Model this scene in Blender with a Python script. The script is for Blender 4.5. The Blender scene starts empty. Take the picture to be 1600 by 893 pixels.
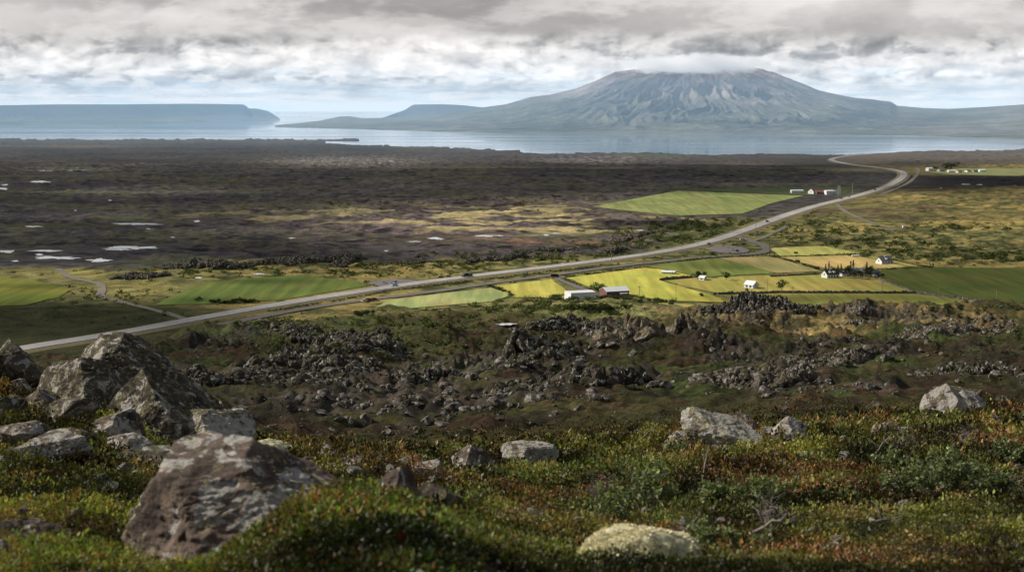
import bpy, bmesh, math, random
import numpy as np
from mathutils import Vector, Matrix
random.seed(7); RS = np.random.RandomState(11)
SC = bpy.context.scene
COL = SC.collection
F = 2222.0; EYE = 112.0; TH = math.atan(281.5/2222.0)
CT, ST = math.cos(TH), math.sin(TH)
PI = math.pi

# ------------------------------------------------------------------ numeric helpers
def hash2(ix, iy, seed):
    h = (ix.astype(np.int64)*374761393 + iy.astype(np.int64)*668265263 + seed*974634777) & 0xffffffff
    h = ((h ^ (h >> 13))*1274126177) & 0xffffffff
    h = ((h ^ (h >> 16))*2246822519) & 0xffffffff
    return ((h ^ (h >> 15)) & 0xffffff)/float(0x1000000)
def noise2(x, y, seed=0):
    x = np.asarray(x, float); y = np.asarray(y, float)
    ix = np.floor(x); iy = np.floor(y); fx = x-ix; fy = y-iy
    def g(dx, dy):
        a = hash2(ix+dx, iy+dy, seed)*2*PI
        return np.cos(a)*(fx-dx)+np.sin(a)*(fy-dy)
    ux = fx*fx*fx*(fx*(fx*6-15)+10); uy = fy*fy*fy*(fy*(fy*6-15)+10)
    a = g(0, 0)*(1-ux)+g(1, 0)*ux; b = g(0, 1)*(1-ux)+g(1, 1)*ux
    return (a*(1-uy)+b*uy)*1.5
def fbm(x, y, oct=4, seed=0, gain=.5):
    s = 0; a = 1; t = 0
    for i in range(oct):
        s = s+a*noise2(x*2**i+i*17.3, y*2**i-i*9.1, seed+i); t += a; a *= gain
    return s/t*1.4
def ridged(x, y, oct=4, seed=0):
    s = 0; a = 1; t = 0
    for i in range(oct):
        s = s+a*(1-np.abs(noise2(x*2**i+i*7.7, y*2**i, seed+i))*2); t += a; a *= .5
    return s/t
def noise3(p, seed=0):
    ix = np.floor(p); f = p-ix; u = f*f*(3-2*f); r = 0
    for dx in (0, 1):
        for dy in (0, 1):
            for dz in (0, 1):
                v = hash2(ix[:, 0]+dx+(ix[:, 2]+dz)*57, ix[:, 1]+dy+(ix[:, 2]+dz)*131, seed)
                r = r+v*(u[:, 0] if dx else 1-u[:, 0])*(u[:, 1] if dy else 1-u[:, 1])*(u[:, 2] if dz else 1-u[:, 2])
    return r*2-1
def fbm3(p, oct=4, seed=0):
    s = 0; a = 1; t = 0
    for i in range(oct):
        s = s+a*noise3(p*2**i+i*3.7, seed+i); t += a; a *= .5
    return s/t
def sstep(a, b, x):
    t = np.clip((x-a)/(b-a), 0, 1); return t*t*(3-2*t)
def mixc(c, d, m):
    m = np.clip(m, 0, 1)[..., None]; return c*(1-m)+np.array(d)*m
def lin(r, g, b):
    o = []
    for c in (r, g, b):
        c = c/255.0; o.append(c/12.92 if c < .04045 else ((c+.055)/1.055)**2.4)
    return np.array(o)
def cells(x, y, seed):
    """nearest cell random value, distance to border (approx)"""
    ix = np.floor(x); iy = np.floor(y); d1 = np.full(x.shape, 9.); d2 = np.full(x.shape, 9.); v = np.zeros(x.shape)
    for dx in (-1, 0, 1):
        for dy in (-1, 0, 1):
            jx = ix+dx; jy = iy+dy
            px = jx+hash2(jx, jy, seed); py = jy+hash2(jx, jy, seed+5)
            d = np.hypot(px-x, py-y); r = hash2(jx, jy, seed+9)
            n = d < d1
            d2 = np.where(n, d1, np.minimum(d2, d)); v = np.where(n, r, v); d1 = np.where(n, d, d1)
    return v, d2-d1

# ------------------------------------------------------------------ camera maths (photo pixels of the 1600x893 frame)
def slopes(px, py):
    a = (np.asarray(px, float)-800)/F; b = (446.5-np.asarray(py, float))/F
    dy = CT+b*ST; dz = -ST+b*CT
    return a/dy, dz/dy
def to_px(X, Y, Z):
    f = Y*CT-(Z-EYE)*ST; up = Y*ST+(Z-EYE)*CT
    return 800+F*X/f, 446.5-F*up/f

# ------------------------------------------------------------------ height table: (distance, photo row at which that ground shows) per column
TAB = {
 -200: [(3,1080),(5,930),(7,790),(11,700),(16,640),(20,612),(24,598),(30,606),(90,650),(180,600),(300,570),(400,552),(500,None,20),(600,None,2),(650,None,0)],
 0:   [(3,1080),(4.5,900),(5.5,860),(7,800),(11,726),(16,672),(20,640),(24,612),(30,616),(90,650),(180,600),(300,570),(400,552),(500,None,19),(590,None,2),(640,None,0)],
 150: [(3,1080),(4.5,905),(5.5,880),(7,815),(11,748),(16,702),(20,670),(24,645),(30,650),(90,655),(180,605),(300,575),(400,555),(500,None,17),(600,None,2),(650,None,0)],
 300: [(3,1090),(4.5,920),(6,900),(7,860),(11,784),(16,730),(20,706),(26,692),(40,694),(90,652),(130,626),(180,601),(260,570),(350,548),(450,530),(540,521),(620,515),(690,None,0)],
 450: [(3,1050),(4,900),(4.5,830),(5,808),(6.5,812),(8,798),(11,772),(16,738),(20,722),(26,714),(60,692),(90,666),(130,636),(180,608),(260,576),(350,550),(430,530),(520,514),(600,506),(700,None,5),(760,None,0)],
 600: [(3,1020),(4,860),(4.8,812),(5.5,802),(7,798),(9,778),(12,757),(16,745),(20,735),(26,728),(60,702),(90,670),(130,640),(180,610),(260,572),(350,547),(430,527),(520,510),(620,496),(720,488),(800,None,0)],
 750: [(3,1050),(4,900),(4.8,836),(6,832),(8,808),(11,780),(16,752),(20,735),(26,727),(60,697),(90,664),(130,634),(180,604),(260,566),(350,540),(430,518),(520,502),(620,490),(720,484),(800,None,0)],
 900: [(3,1100),(4,970),(5,885),(7,838),(11,785),(16,744),(20,722),(28,714),(60,688),(90,655),(130,622),(180,592),(260,556),(350,527),(430,507),(520,494),(620,484),(720,477),(830,None,0)],
 1050:[(3,1120),(4.5,905),(7,842),(11,784),(16,737),(20,708),(27,702),(60,678),(90,648),(130,616),(180,586),(260,552),(350,523),(440,500),(520,488),(600,484),(690,None,10),(810,None,0)],
 1200:[(3,1120),(4.5,900),(7,840),(11,782),(16,728),(20,697),(26,690),(35,695),(60,668),(90,640),(130,610),(180,582),(260,550),(350,520),(450,496),(520,483),(600,None,24),(700,None,5),(780,None,0)],
 1350:[(3,1120),(4.5,900),(7,845),(11,782),(16,728),(20,698),(25,678),(32,672),(60,655),(90,632),(130,604),(180,577),(260,546),(350,517),(450,494),(520,483),(600,None,24),(700,None,5),(780,None,0)],
 1500:[(3,1120),(4.5,900),(7,845),(11,782),(16,728),(20,695),(26,668),(34,650),(45,650),(70,640),(100,617),(130,597),(180,572),(260,543),(350,515),(430,498),(500,483),(540,477),(600,None,26),(700,None,6),(790,None,0)],
 1700:[(3,1120),(4.5,900),(7,845),(11,782),(16,728),(20,690),(26,662),(34,644),(45,642),(70,632),(100,612),(130,594),(180,570),(260,541),(350,513),(430,496),(500,481),(540,475),(600,None,26),(700,None,6),(790,None,0)],
}
NL = 500; LMIN, LMAX = math.log(1.2), math.log(1000.)
LY = np.linspace(LMIN, LMAX, NL)
cols = sorted(TAB); CU = np.array([(c-800)/F for c in cols])
HT = []
for c in cols:
    ys = [1.2]; zs = [110.75]
    for e in TAB[c]:
        if len(e) == 3: z = e[2]
        else: z = EYE+e[0]*slopes(c, e[1])[1]
        ys.append(e[0]); zs.append(float(z))
    zs[0] = zs[1]+.15
    ys.append(1000); zs.append(0)
    HT.append(np.interp(LY, np.log(ys), zs))
HT = np.array(HT)
# drop below the eye scales with distance; smooth gently along distance
k = np.exp(-np.linspace(-2, 2, 9)**2); k /= k.sum()
HTs = np.array([np.convolve(np.pad(r, 4, mode='edge'), k, mode='valid') for r in HT])
UU = np.linspace(-1.1, 1.1, 331)
Cu = CU.copy(); Cu[0] = -1.1; Cu[-1] = 1.1
Cu2 = np.concatenate([[-1.1], CU[1:-1], [1.1]])
Hg = np.array([np.interp(UU, np.concatenate([CU[:1]-.001*0, CU[1:]]), HTs[:, j]) for j in range(NL)]).T
k2 = np.exp(-np.linspace(-1.8, 1.8, 9)**2); k2 /= k2.sum()
Hg = np.array([np.convolve(np.pad(Hg[:, j], 4, mode='edge'), k2, mode='valid') for j in range(NL)]).T

# ------------------------------------------------------------------ layout traced from the photograph
ROAD = [(-120,575),(-40,560),(50,543),(130,531),(220,516),(310,499),(400,483),(520,463),(620,448),(700,437),(800,425),(900,413),(1000,400),(1060,390),(1110,379),(1160,362),(1200,347),(1240,333),(1280,321),(1330,309),(1380,295),(1402,284),(1413,275),(1411,269),(1395,265),(1365,261.5),(1330,257.5),(1306,253),(1297,250),(1304,247),(1325,243.5),(1350,241.5),(1375,239.5)]
GROAD = [(262,536),(305,522),(340,509),(400,497),(450,487),(520,476),(570,469),(640,461),(700,453),(780,441),(860,431),(950,418),(1050,407),(1110,401.5),(1160,399.5),(1190,396),(1199,391),(1196,385),(1180,379),(1160,372),(1140,369.5),(1125,374)]
FROAD = [(865,431),(880,439),(903,449),(926,458),(945,463)]
TRACK = [(90,420),(110,435),(140,440),(158,444),(160,455),(154,463),(180,470),(215,478),(262,490),(290,499)]
RTRACK = [(1307,319),(1318,330),(1345,342),(1378,354),(1400,358),(1413,357)]
RTRACK2 = [(1275,367),(1310,368),(1350,366),(1385,362),(1400,358)]
RTRACK3 = [(1172,378),(1192,372),(1215,361),(1235,352)]
FTRACK = [(1377,304),(1400,295),(1420,286),(1432,275),(1436,266),(1432,262)]
CARPARK = [(1103,390),(1112,385.5),(1135,384),(1160,387),(1172,391),(1168,395),(1145,396.5),(1120,395)]
LAYBY = [(570,443),(600,437),(625,436.5),(655,438.5),(665,441),(640,445),(612,449),(592,448)]
LAYBY2 = [(262,536),(300,527),(325,516),(345,507),(362,505),(338,520),(300,536),(262,541)]
FIELDS = [
 ('F0',[(-160,428),(0,432),(60,440),(112,452),(90,465),(40,477),(-160,486)],(120,132,40),3),
 ('F1',[(315,442),(400,434),(475,431),(560,440),(580,446),(500,459),(440,469),(330,475),(240,477)],(108,130,50),2),
 ('F2',[(578,486),(604,470),(690,459),(768,449.5),(797,462),(772,471),(640,482)],(174,188,100),4),
 ('F3',[(768,447.5),(862,436.5),(897,461),(880,466.5),(800,464.5)],(196,200,76),5),
 ('F4',[(886,434.5),(1008,418.5),(1030,421),(1085,431.5),(1031,438.5),(1090,455),(1148,473),(1040,470),(1000,464),(962,458),(930,453)],(198,202,74),6),
 ('F5',[(1012,417),(1048,411),(1120,403.5),(1160,413),(1212,427),(1100,433),(1050,424)],(118,138,56),1),
 ('F6',[(1122,403.3),(1205,400.6),(1285,424),(1214,427)],(162,158,82),7),
 ('F7',[(1203,388),(1262,385),(1290,385),(1345,396),(1220,401)],(204,210,96),3),
 ('F8',[(1218,402),(1325,399.5),(1352,403),(1420,417),(1350,422),(1292,420)],(196,180,92),7),
 ('F8b',[(1354,402.5),(1368,401.5),(1440,416),(1421,416.5)],(160,160,70),2),
 ('F9',[(1087,434.5),(1206,431),(1290,428.5),(1330,436),(1378,440),(1428,457),(1210,457.5),(1118,458),(1036,439)],(168,166,66),6),
 ('F10',[(1120,461),(1215,459),(1300,459),(1428,460),(1556,475),(1500,492),(1150,492)],(150,156,66),3),
 ('F11',[(1357,424),(1460,418),(1560,419),(1720,421),(1720,478),(1565,473.5),(1432,457.5),(1385,438)],(92,108,38),1),
 ('F12',[(925,323),(1000,309),(1060,298),(1180,303),(1255,306),(1205,318),(1160,334),(1060,337),(985,330)],(150,166,88),4),
 ('F13',[(1062,297.5),(1150,294),(1230,293),(1335,292),(1322,303),(1256,305.4),(1182,302.4)],(84,100,52),1),
 ('F14',[(1452,270),(1500,263.5),(1560,263),(1700,264),(1700,275),(1560,275),(1490,273)],(140,150,88),2),
 ('F15',[(985,474),(1040,473),(1100,478),(1060,483),(990,482)],(180,172,84),5),
]
def poly_mask(P, px, py):
    ins = np.zeros(px.shape, bool); n = len(P)
    for i in range(n):
        x0, y0 = P[i]; x1, y1 = P[(i+1) % n]
        if y0 == y1: continue
        c = ((y0 > py) != (y1 > py)) & (px < (x1-x0)*(py-y0)/(y1-y0)+x0)
        ins ^= c
    return ins
def seg_dist(P, X, Y):
    d = np.full(X.shape, 1e9)
    for (x0, y0), (x1, y1) in zip(P[:-1], P[1:]):
        vx, vy = x1-x0, y1-y0; L = vx*vx+vy*vy+1e-9
        t = np.clip(((X-x0)*vx+(Y-y0)*vy)/L, 0, 1)
        d = np.minimum(d, np.hypot(X-x0-t*vx, Y-y0-t*vy))
    return d
def plain(px, py):
    u, s = slopes(px, py); Y = EYE/-s; return float(u*Y), float(Y)
def chaikin(P, n=2):
    P = [tuple(p) for p in P]
    for _ in range(n):
        Q = [P[0]]
        for a, b in zip(P[:-1], P[1:]):
            Q.append((a[0]*.75+b[0]*.25, a[1]*.75+b[1]*.25)); Q.append((a[0]*.25+b[0]*.75, a[1]*.25+b[1]*.75))
        Q.append(P[-1]); P = Q
    return P
W = lambda P: [plain(*p) for p in P]
ROADW = chaikin(W(ROAD), 2); GROADW = chaikin(W(GROAD), 2)
PONDS = [(214,350,46,3.2),(238,358,12,1.5),(207,387,42,4.5),(185,390,22,2),(72,392,32,2.4),(10,393,16,3.2),(90,403,40,4.2),(62,398,10,2),(155,407,21,4.2),(24,408,8,1.8),(63,284,16,3),(5,295,10,2.5),(8,289,6,1.6),(52,354,16,1.6),(308,346,6,2.6),(270,371,5,1.2),(680,373,16,2.8),(648,377.5,13,1.3),(757,369,20,2.0),(780,368.5,8,1.2),(604,392,4,1.6),(456,372,6,1.4),(854,367.5,7,1.8),(868,364.5,7,1.2),(1000,360,10,1.2),(1508,288,9,1.0),(1531,288.5,6,.9),(1470,294,2,.9),(1243,260.5,11,1),(1272,261,7,.6),(334,245,8,1),(380,260,9,.9),(483,254,8,1.1),(310,434,7,2.0),(404,428,11,2.0),(172,313,4,1),(118,329,3,1),(790,510,17,2.5)]
def pond_poly(cx, cy, wx, wy):
    P = []; sd = cx*.13
    for kk in range(44):
        a = 2*PI*kk/44; r = max(.25, 1+float(fbm(np.array([math.cos(a)*1.6+sd]), np.array([math.sin(a)*1.6+cy]), 4, 5)[0])*.9)
        P.append((cx+math.cos(a)*wx*r*.74, cy+math.sin(a)*wy*r*.55))
    return P
FLATP = [np.array(W(pond_poly(*p))) for p in PONDS if p[1] < 480]+[np.array(W(f[1])) for f in FIELDS]+[np.array(W(P)) for P in (CARPARK, LAYBY, LAYBY2)]
FLATL = [(ROADW, 16), (GROADW, 8), (chaikin(W(FROAD)), 7), (chaikin(W(TRACK)), 7), (chaikin(W(RTRACK)), 7), (chaikin(W(RTRACK2)), 6), (chaikin(W(RTRACK3)), 6), (chaikin(W(FTRACK)), 9)]

SHX = [-400,0,180,300,500,560,565,640,700,760,800,850,1000,1080,1090,1240,1300,1360,1420,1500,1600,2000]
SHY = [217,218.5,217.5,217,216,216.5,227,229,230.5,234,237,240,239.5,241,242,240.5,242,240,236.5,236,234,232]
def is_water(px, py):
    jit = fbm(px/23., px*0+3.1, 3, 41)*1.0
    w = py < np.interp(px, SHX, SHY)+jit
    # inlet behind the spit
    inlet = (px > 485) & (px < 566) & (py > 220.3+(565-px)*.012) & (py < 226.5-(560-px)*.055)
    isl = (np.abs(px-800) < 14) & (py < 240) & (py > 234.5)
    return (w | inlet) & ~isl

BANDS = [(290,640,700,605,20,420,5.5),(430,640,760,640,18,300,8),(510,622,770,628,11,420,7),(450,560,570,604,11,200,6),(640,575,840,560,13,330,5),(820,560,1010,545,10,260,5),
 (640,655,790,620,15,240,7),(780,632,1000,600,13,420,6.5),(960,600,1260,612,9,330,5.5),(1190,612,1250,575,15,300,6),(1220,600,1400,612,9,330,6),(1240,560,1340,540,14,300,5.5),(1320,575,1450,545,13,260,5),
 (1090,515,1200,500,9,260,3.6),(1180,492,1250,508,7,160,3.4),(1300,490,1580,508,6,420,3.4),(1430,516,1600,520,4,240,4),(1480,580,1610,592,13,220,5),(1100,540,1230,590,24,260,4.5),
 (300,545,440,515,13,420,4.2),(360,592,470,580,9,220,5),(270,604,450,590,9,200,5),(850,512,960,522,11,320,3.8),(860,575,1010,590,13,260,5.5),(560,600,900,575,15,300,4.5),(430,510,470,540,9,120,4),
 (1150,560,1200,620,12,160,5),(1380,540,1600,560,18,160,3.6),(280,600,1600,640,40,500,3.6),(300,660,760,690,16,260,5.5),(300,520,1600,520,26,500,2.8),(1000,640,1600,620,18,160,4)]
RMASK = np.zeros((240, 420))
_gy, _gx = np.meshgrid(np.arange(240)*4.+2, np.arange(420)*4.-38, indexing='ij')
for (x0, y0, x1, y1, sp, n_, sz_) in BANDS[:28]:
    _d = seg_dist([(x0, y0*1.8), (x1, y1*1.8)], _gx, _gy*1.8); RMASK = np.maximum(RMASK, np.exp(-(_d/(sp*1.5))**2)*min(1, n_/250.))
def rock_mask(X, Y):
    px, py = to_px(X, Y, base_h(X, Y)); i = np.clip((py-2)/4, 0, 238.9); j = np.clip((px+38)/4, 0, 418.9); a = i.astype(int); b = j.astype(int); u = i-a; v = j-b
    return (RMASK[a, b]*(1-u)+RMASK[a+1, b]*u)*(1-v)+(RMASK[a, b+1]*(1-u)+RMASK[a+1, b+1]*u)*v
def flat_mask(X, Y):
    X = np.atleast_1d(X); Y = np.atleast_1d(Y)
    m = np.zeros(X.shape); sel = (Y > 480) & (Y < 4200)
    if not sel.any(): return m
    x = X[sel]; y = Y[sel]; v = np.zeros(x.shape)
    for P in FLATP:
        bb = (x > P[:, 0].min()-60) & (x < P[:, 0].max()+60) & (y > P[:, 1].min()-60) & (y < P[:, 1].max()+60)
        if not bb.any(): continue
        xx = x[bb]; yy = y[bb]
        ins = poly_mask(P, xx, yy); d = seg_dist([tuple(p) for p in P]+[tuple(P[0])], xx, yy)
        g = np.where(ins, 1, 1-sstep(2, 38, d)); v[bb] = np.maximum(v[bb], g)
    for L, wd in FLATL:
        A = np.array(L)
        bb = (x > A[:, 0].min()-190) & (x < A[:, 0].max()+190) & (y > A[:, 1].min()-190) & (y < A[:, 1].max()+190)
        if not bb.any(): continue
        d = seg_dist(L, x[bb], y[bb]); g = 1-sstep(wd, wd+26+np.clip((y[bb]-1500)*.12, 0, 160), d); v[bb] = np.maximum(v[bb], g)
    m[sel] = v
    return m

def base_h(X, Y):
    u = np.clip(X/Y, -1.09, 1.09); l = np.clip(np.log(np.maximum(Y, 1.2)), LMIN, LMAX-1e-6)
    fi = (u+1.1)/2.2*330; fj = (l-LMIN)/(LMAX-LMIN)*(NL-1)
    i = np.clip(np.floor(fi).astype(int), 0, 329); j = np.clip(np.floor(fj).astype(int), 0, NL-2); a = fi-i; b = fj-j
    return (Hg[i, j]*(1-a)+Hg[i+1, j]*a)*(1-b)+(Hg[i, j+1]*(1-a)+Hg[i+1, j+1]*a)*b
def ground(X, Y, water=True):
    X = np.atleast_1d(np.asarray(X, float)); Y = np.atleast_1d(np.asarray(Y, float))
    z = base_h(X, Y)
    near = 1-sstep(30, 70, Y); mid = sstep(30, 90, Y)*(1-sstep(560, 760, Y)); far = sstep(600, 800, Y)
    n = np.zeros(X.shape)
    s = near > 0
    if s.any():
        x, y = X[s], Y[s]; fade = np.clip(y/16, .14, 1)
        n[s] += near[s]*fade*(fbm(x/2.3, y/2.3, 3, 3)*.26+(1-np.abs(noise2(x/.95, y/.95, 5))*2)*.10+fbm(x/.35, y/.35, 2, 8)*.05)
    s = mid > 0
    if s.any():
        x, y = X[s], Y[s]
        big = fbm(x/55, y/55, 4, 21); am = np.clip(y/220, .25, 1.6)
        n[s] += mid[s]*am*(big*3.2+fbm(x/13, y/13, 4, 25)*1.4+np.maximum(ridged(x/30, y/30, 3, 29)-.62, 0)*4)
        n[s] += mid[s]*(fbm(x/3.2, y/3.2, 3, 33)*.7)
        rm = rock_mask(x, y); n[s] += mid[s]*rm*np.clip(y/160, .4, 1.5)*(np.maximum(ridged(x/11, y/8, 3, 35)-.35, 0)*1.7+np.abs(fbm(x/2.6, y/2.6, 2, 37))*1.2-.3)
    s = far > 0
    if s.any():
        x, y = X[s], Y[s]
        n[s] += far[s]*(fbm(x/140, y/90, 4, 51)*3.4+fbm(x/26, y/20, 3, 57)*1.9+np.maximum(ridged(x/52, y/34, 3, 59)-.55, 0)*5+.4)
    fm = flat_mask(X, Y)
    z = (z+n)*(1-fm)
    if water:
        s = Y > 2500
        if s.any():
            px, py = to_px(X[s], Y[s], 0*X[s])
            wm = is_water(px, py); zz = z[s]
            zz = np.where(wm, -6, np.maximum(zz, .25)); z[s] = zz
    return z
GRID = {}
def hit(px, py, ymin=0):
    """first ground point seen at that place of the photograph"""
    u, s = slopes(px, py); u = float(u); s = float(s); uc = GRID['u']; Rr = GRID['R']; E = GRID['E']
    i = min(max(int(np.searchsorted(uc, u))-1, 0), len(uc)-2); a = (u-uc[i])/(uc[i+1]-uc[i]); e = E[:, i]*(1-a)+E[:, i+1]*a
    ok = np.nonzero((e >= s) & (Rr > ymin))[0]
    if len(ok) == 0: return None
    j = int(ok[0])
    if j > 0 and e[j-1] < s: b = (s-e[j-1])/(e[j]-e[j-1]+1e-12); Y = float(Rr[j-1]+(Rr[j]-Rr[j-1])*b); ev = s
    else: Y = float(Rr[j]); ev = float(e[j])
    return u*Y, Y, EYE+ev*Y
def at(px, Y):
    u = (px-800)/F/ (CT+0.0); X = u*Y
    for _ in range(3):
        z = float(ground(X, Y)[0]); p, q = to_px(X, Y, z); X += (px-p)/F*Y
    return X, Y, z

# ------------------------------------------------------------------ blender helpers
def tag(o, label=None, cat=None, group=None, kind=None):
    if label: o['label'] = label
    if cat: o['category'] = cat
    if group: o['group'] = group
    if kind: o['kind'] = kind
    return o
def empty(name, loc, rz=0, label=None, cat=None, group=None):
    o = bpy.data.objects.new(name, None); COL.objects.link(o); o.location = loc; o.rotation_euler = (0, 0, rz)
    o.empty_display_size = .2
    return tag(o, label, cat, group)
def link(name, me, mat=None, parent=None):
    o = bpy.data.objects.new(name, me); COL.objects.link(o)
    if mat is not None and len(me.materials) == 0: me.materials.append(mat)
    if parent is not None: o.parent = parent
    return o
def np_mesh(name, V, Fc, col=None, smooth=True):
    """V (n,3), Fc (m,k) all faces with k corners"""
    V = np.asarray(V, np.float32); Fc = np.asarray(Fc, np.int32); m, kk = Fc.shape
    me = bpy.data.meshes.new(name)
    me.vertices.add(len(V)); me.vertices.foreach_set('co', V.ravel())
    me.loops.add(m*kk); me.loops.foreach_set('vertex_index', Fc.ravel())
    me.polygons.add(m); me.polygons.foreach_set('loop_start', np.arange(0, m*kk, kk, dtype=np.int32))
    me.update(calc_edges=True)
    me.polygons.foreach_set('use_smooth', np.full(m, smooth))
    if col is not None:
        a = me.color_attributes.new('Col', 'FLOAT_COLOR', 'POINT')
        c = np.ones((len(V), 4), np.float32); c[:, :col.shape[1]] = col; a.data.foreach_set('color', c.ravel())
    me.update()
    return me
def grid_faces(nr, nc):
    i = np.arange(nr*nc).reshape(nr, nc)
    return np.stack([i[:-1, :-1], i[:-1, 1:], i[1:, 1:], i[1:, :-1]], -1).reshape(-1, 4)
class MB:
    def __init__(s): s.v = []; s.f = []
    def add(s, V, Fs):
        n = len(s.v); s.v += [tuple(p) for p in V]; s.f += [tuple(i+n for i in f) for f in Fs]; return s
    def box(s, x0, x1, y0, y1, z0, z1, taper=0):
        t = taper
        V = [(x0,y0,z0),(x1,y0,z0),(x1,y1,z0),(x0,y1,z0),(x0+t,y0+t,z1),(x1-t,y0+t,z1),(x1-t,y1-t,z1),(x0+t,y1-t,z1)]
        return s.add(V, [(3,2,1,0),(4,5,6,7),(0,1,5,4),(1,2,6,5),(2,3,7,6),(3,0,4,7)])
    def tube(s, pts, rad, n=6, cap=True):
        pts = [Vector(p) for p in pts]; V = []; Fs = []
        for i, p in enumerate(pts):
            d = (pts[min(i+1, len(pts)-1)]-pts[max(i-1, 0)]).normalized()
            a = d.orthogonal().normalized(); b = d.cross(a); r = rad[i] if hasattr(rad, '__len__') else rad
            V += [p+a*math.cos(2*PI*k/n)*r+b*math.sin(2*PI*k/n)*r for k in range(n)]
        for i in range(len(pts)-1):
            for k in range(n): Fs.append((i*n+k, i*n+(k+1) % n, (i+1)*n+(k+1) % n, (i+1)*n+k))
        if cap: Fs += [tuple(range(n-1, -1, -1)), tuple(range((len(pts)-1)*n, len(pts)*n))]
        return s.add(V, Fs)
    def prism(s, P, y0, y1):
        n = len(P)
        V = [(x, y0, z) for x, z in P]+[(x, y1, z) for x, z in P]
        return s.add(V, [tuple(range(n)), tuple(range(2*n-1, n-1, -1))]+[(i, i+n, (i+1) % n+n, (i+1) % n) for i in range(n)])
    def disc(s, c, r, w, n=14):
        x, y, z = c
        V = [(x+r*math.cos(2*PI*k/n), y-w/2, z+r*math.sin(2*PI*k/n)) for k in range(n)]+[(x+r*math.cos(2*PI*k/n), y+w/2, z+r*math.sin(2*PI*k/n)) for k in range(n)]
        return s.add(V, [tuple(range(n)), tuple(range(2*n-1, n-1, -1))]+[(i, i+n, (i+1) % n+n, (i+1) % n) for i in range(n)])
    def build(s, name, mat, parent=None, smooth=False):
        me = bpy.data.meshes.new(name); me.from_pydata(s.v, [], s.f); me.update()
        if smooth: me.polygons.foreach_set('use_smooth', np.full(len(me.polygons), True))
        return link(name, me, mat, parent)

# ------------------------------------------------------------------ materials
class NT:
    def __init__(s, name, world=False):
        if world: s.t = name.node_tree
        else:
            s.m = bpy.data.materials.new(name); s.m.use_nodes = True; s.t = s.m.node_tree
        s.t.nodes.clear()
    def n(s, typ, **kw):
        x = s.t.nodes.new(typ)
        for k_, v in kw.items():
            if hasattr(x, k_): setattr(x, k_, v)
        return x
    def l(s, a, b): s.t.links.new(a, b)
    def noise(s, vec, scale, detail=4, rough=.55, dist=0):
        x = s.n('ShaderNodeTexNoise'); x.inputs['Scale'].default_value = scale; x.inputs['Detail'].default_value = detail
        x.inputs['Roughness'].default_value = rough; x.inputs['Distortion'].default_value = dist
        if vec is not None: s.l(vec, x.inputs['Vector'])
        return x.outputs['Fac']
    def ramp(s, fac, stops, interp='LINEAR'):
        x = s.n('ShaderNodeValToRGB'); x.color_ramp.interpolation = interp; e = x.color_ramp.elements
        while len(e) < len(stops): e.new(.5)
        for i, (p, c) in enumerate(stops):
            e[i].position = p; e[i].color = (c, c, c, 1) if not hasattr(c, '__len__') else (*c[:3], 1)
        s.l(fac, x.inputs['Fac']); return x.outputs['Color']
    def mix(s, fac, a, b, typ='MIX'):
        x = s.n('ShaderNodeMixRGB', blend_type=typ)
        for key, v in (('Fac', fac), ('Color1', a), ('Color2', b)):
            if hasattr(v, 'is_output'): s.l(v, x.inputs[key])
            elif hasattr(v, '__len__'): x.inputs[key].default_value = (*v[:3], 1)
            else: x.inputs[key].default_value = v if key == 'Fac' else (v, v, v, 1)
        return x.outputs['Color']
    def math(s, op, a, b=0.0):
        x = s.n('ShaderNodeMath', operation=op)
        for i, v in enumerate((a, b)):
            if hasattr(v, 'is_output'): s.l(v, x.inputs[i])
            else: x.inputs[i].default_value = v
        return x.outputs[0]
    def bump(s, h, dist, strength=1, normal=None):
        x = s.n('ShaderNodeBump'); x.inputs['Distance'].default_value = dist; x.inputs['Strength'].default_value = strength
        s.l(h, x.inputs['Height'])
        if normal is not None: s.l(normal, x.inputs['Normal'])
        return x.outputs['Normal']
    def bsdf(s, color, rough=.85, normal=None, metal=0, spec=.3):
        x = s.n('ShaderNodeBsdfPrincipled'); x.inputs['Metallic'].default_value = metal
        x.inputs['Specular IOR Level'].default_value = spec
        if hasattr(rough, 'is_output'): s.l(rough, x.inputs['Roughness'])
        else: x.inputs['Roughness'].default_value = rough
        if hasattr(color, 'is_output'): s.l(color, x.inputs['Base Color'])
        else: x.inputs['Base Color'].default_value = (*color[:3], 1)
        if normal is not None: s.l(normal, x.inputs['Normal'])
        o = s.n('ShaderNodeOutputMaterial'); s.l(x.outputs[0], o.inputs['Surface']); return x
    def pos(s): return s.n('ShaderNodeNewGeometry').outputs['Position']
    def obj(s): return s.n('ShaderNodeTexCoord').outputs['Object']
    def attr(s, name='Col'):
        x = s.n('ShaderNodeAttribute'); x.attribute_name = name; return x.outputs['Color']
    def scaled(s, vec, sc):
        x = s.n('ShaderNodeMapping'); x.inputs['Scale'].default_value = sc; s.l(vec, x.inputs['Vector']); return x.outputs[0]

def plain_mat(name, c, rough=.7, scale=3., var=.25, metal=0, spec=.3, dirt=None):
    t = NT(name); o = t.obj(); f = t.noise(o, scale, 5)
    v = t.ramp(f, [(.3, 1-var), (.7, 1+var*.4)])
    c1 = t.mix(1, c, v, 'MULTIPLY')
    if dirt is not None:
        d = t.ramp(t.noise(t.scaled(o, (1, 1, .25)), scale*1.7, 6), [(.5, 0), (.72, 1)])
        c1 = t.mix(t.math('MULTIPLY', d, .6), c1, dirt)
    t.bsdf(c1, rough, t.bump(f, .02, .4), metal, spec); return t.m

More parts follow.
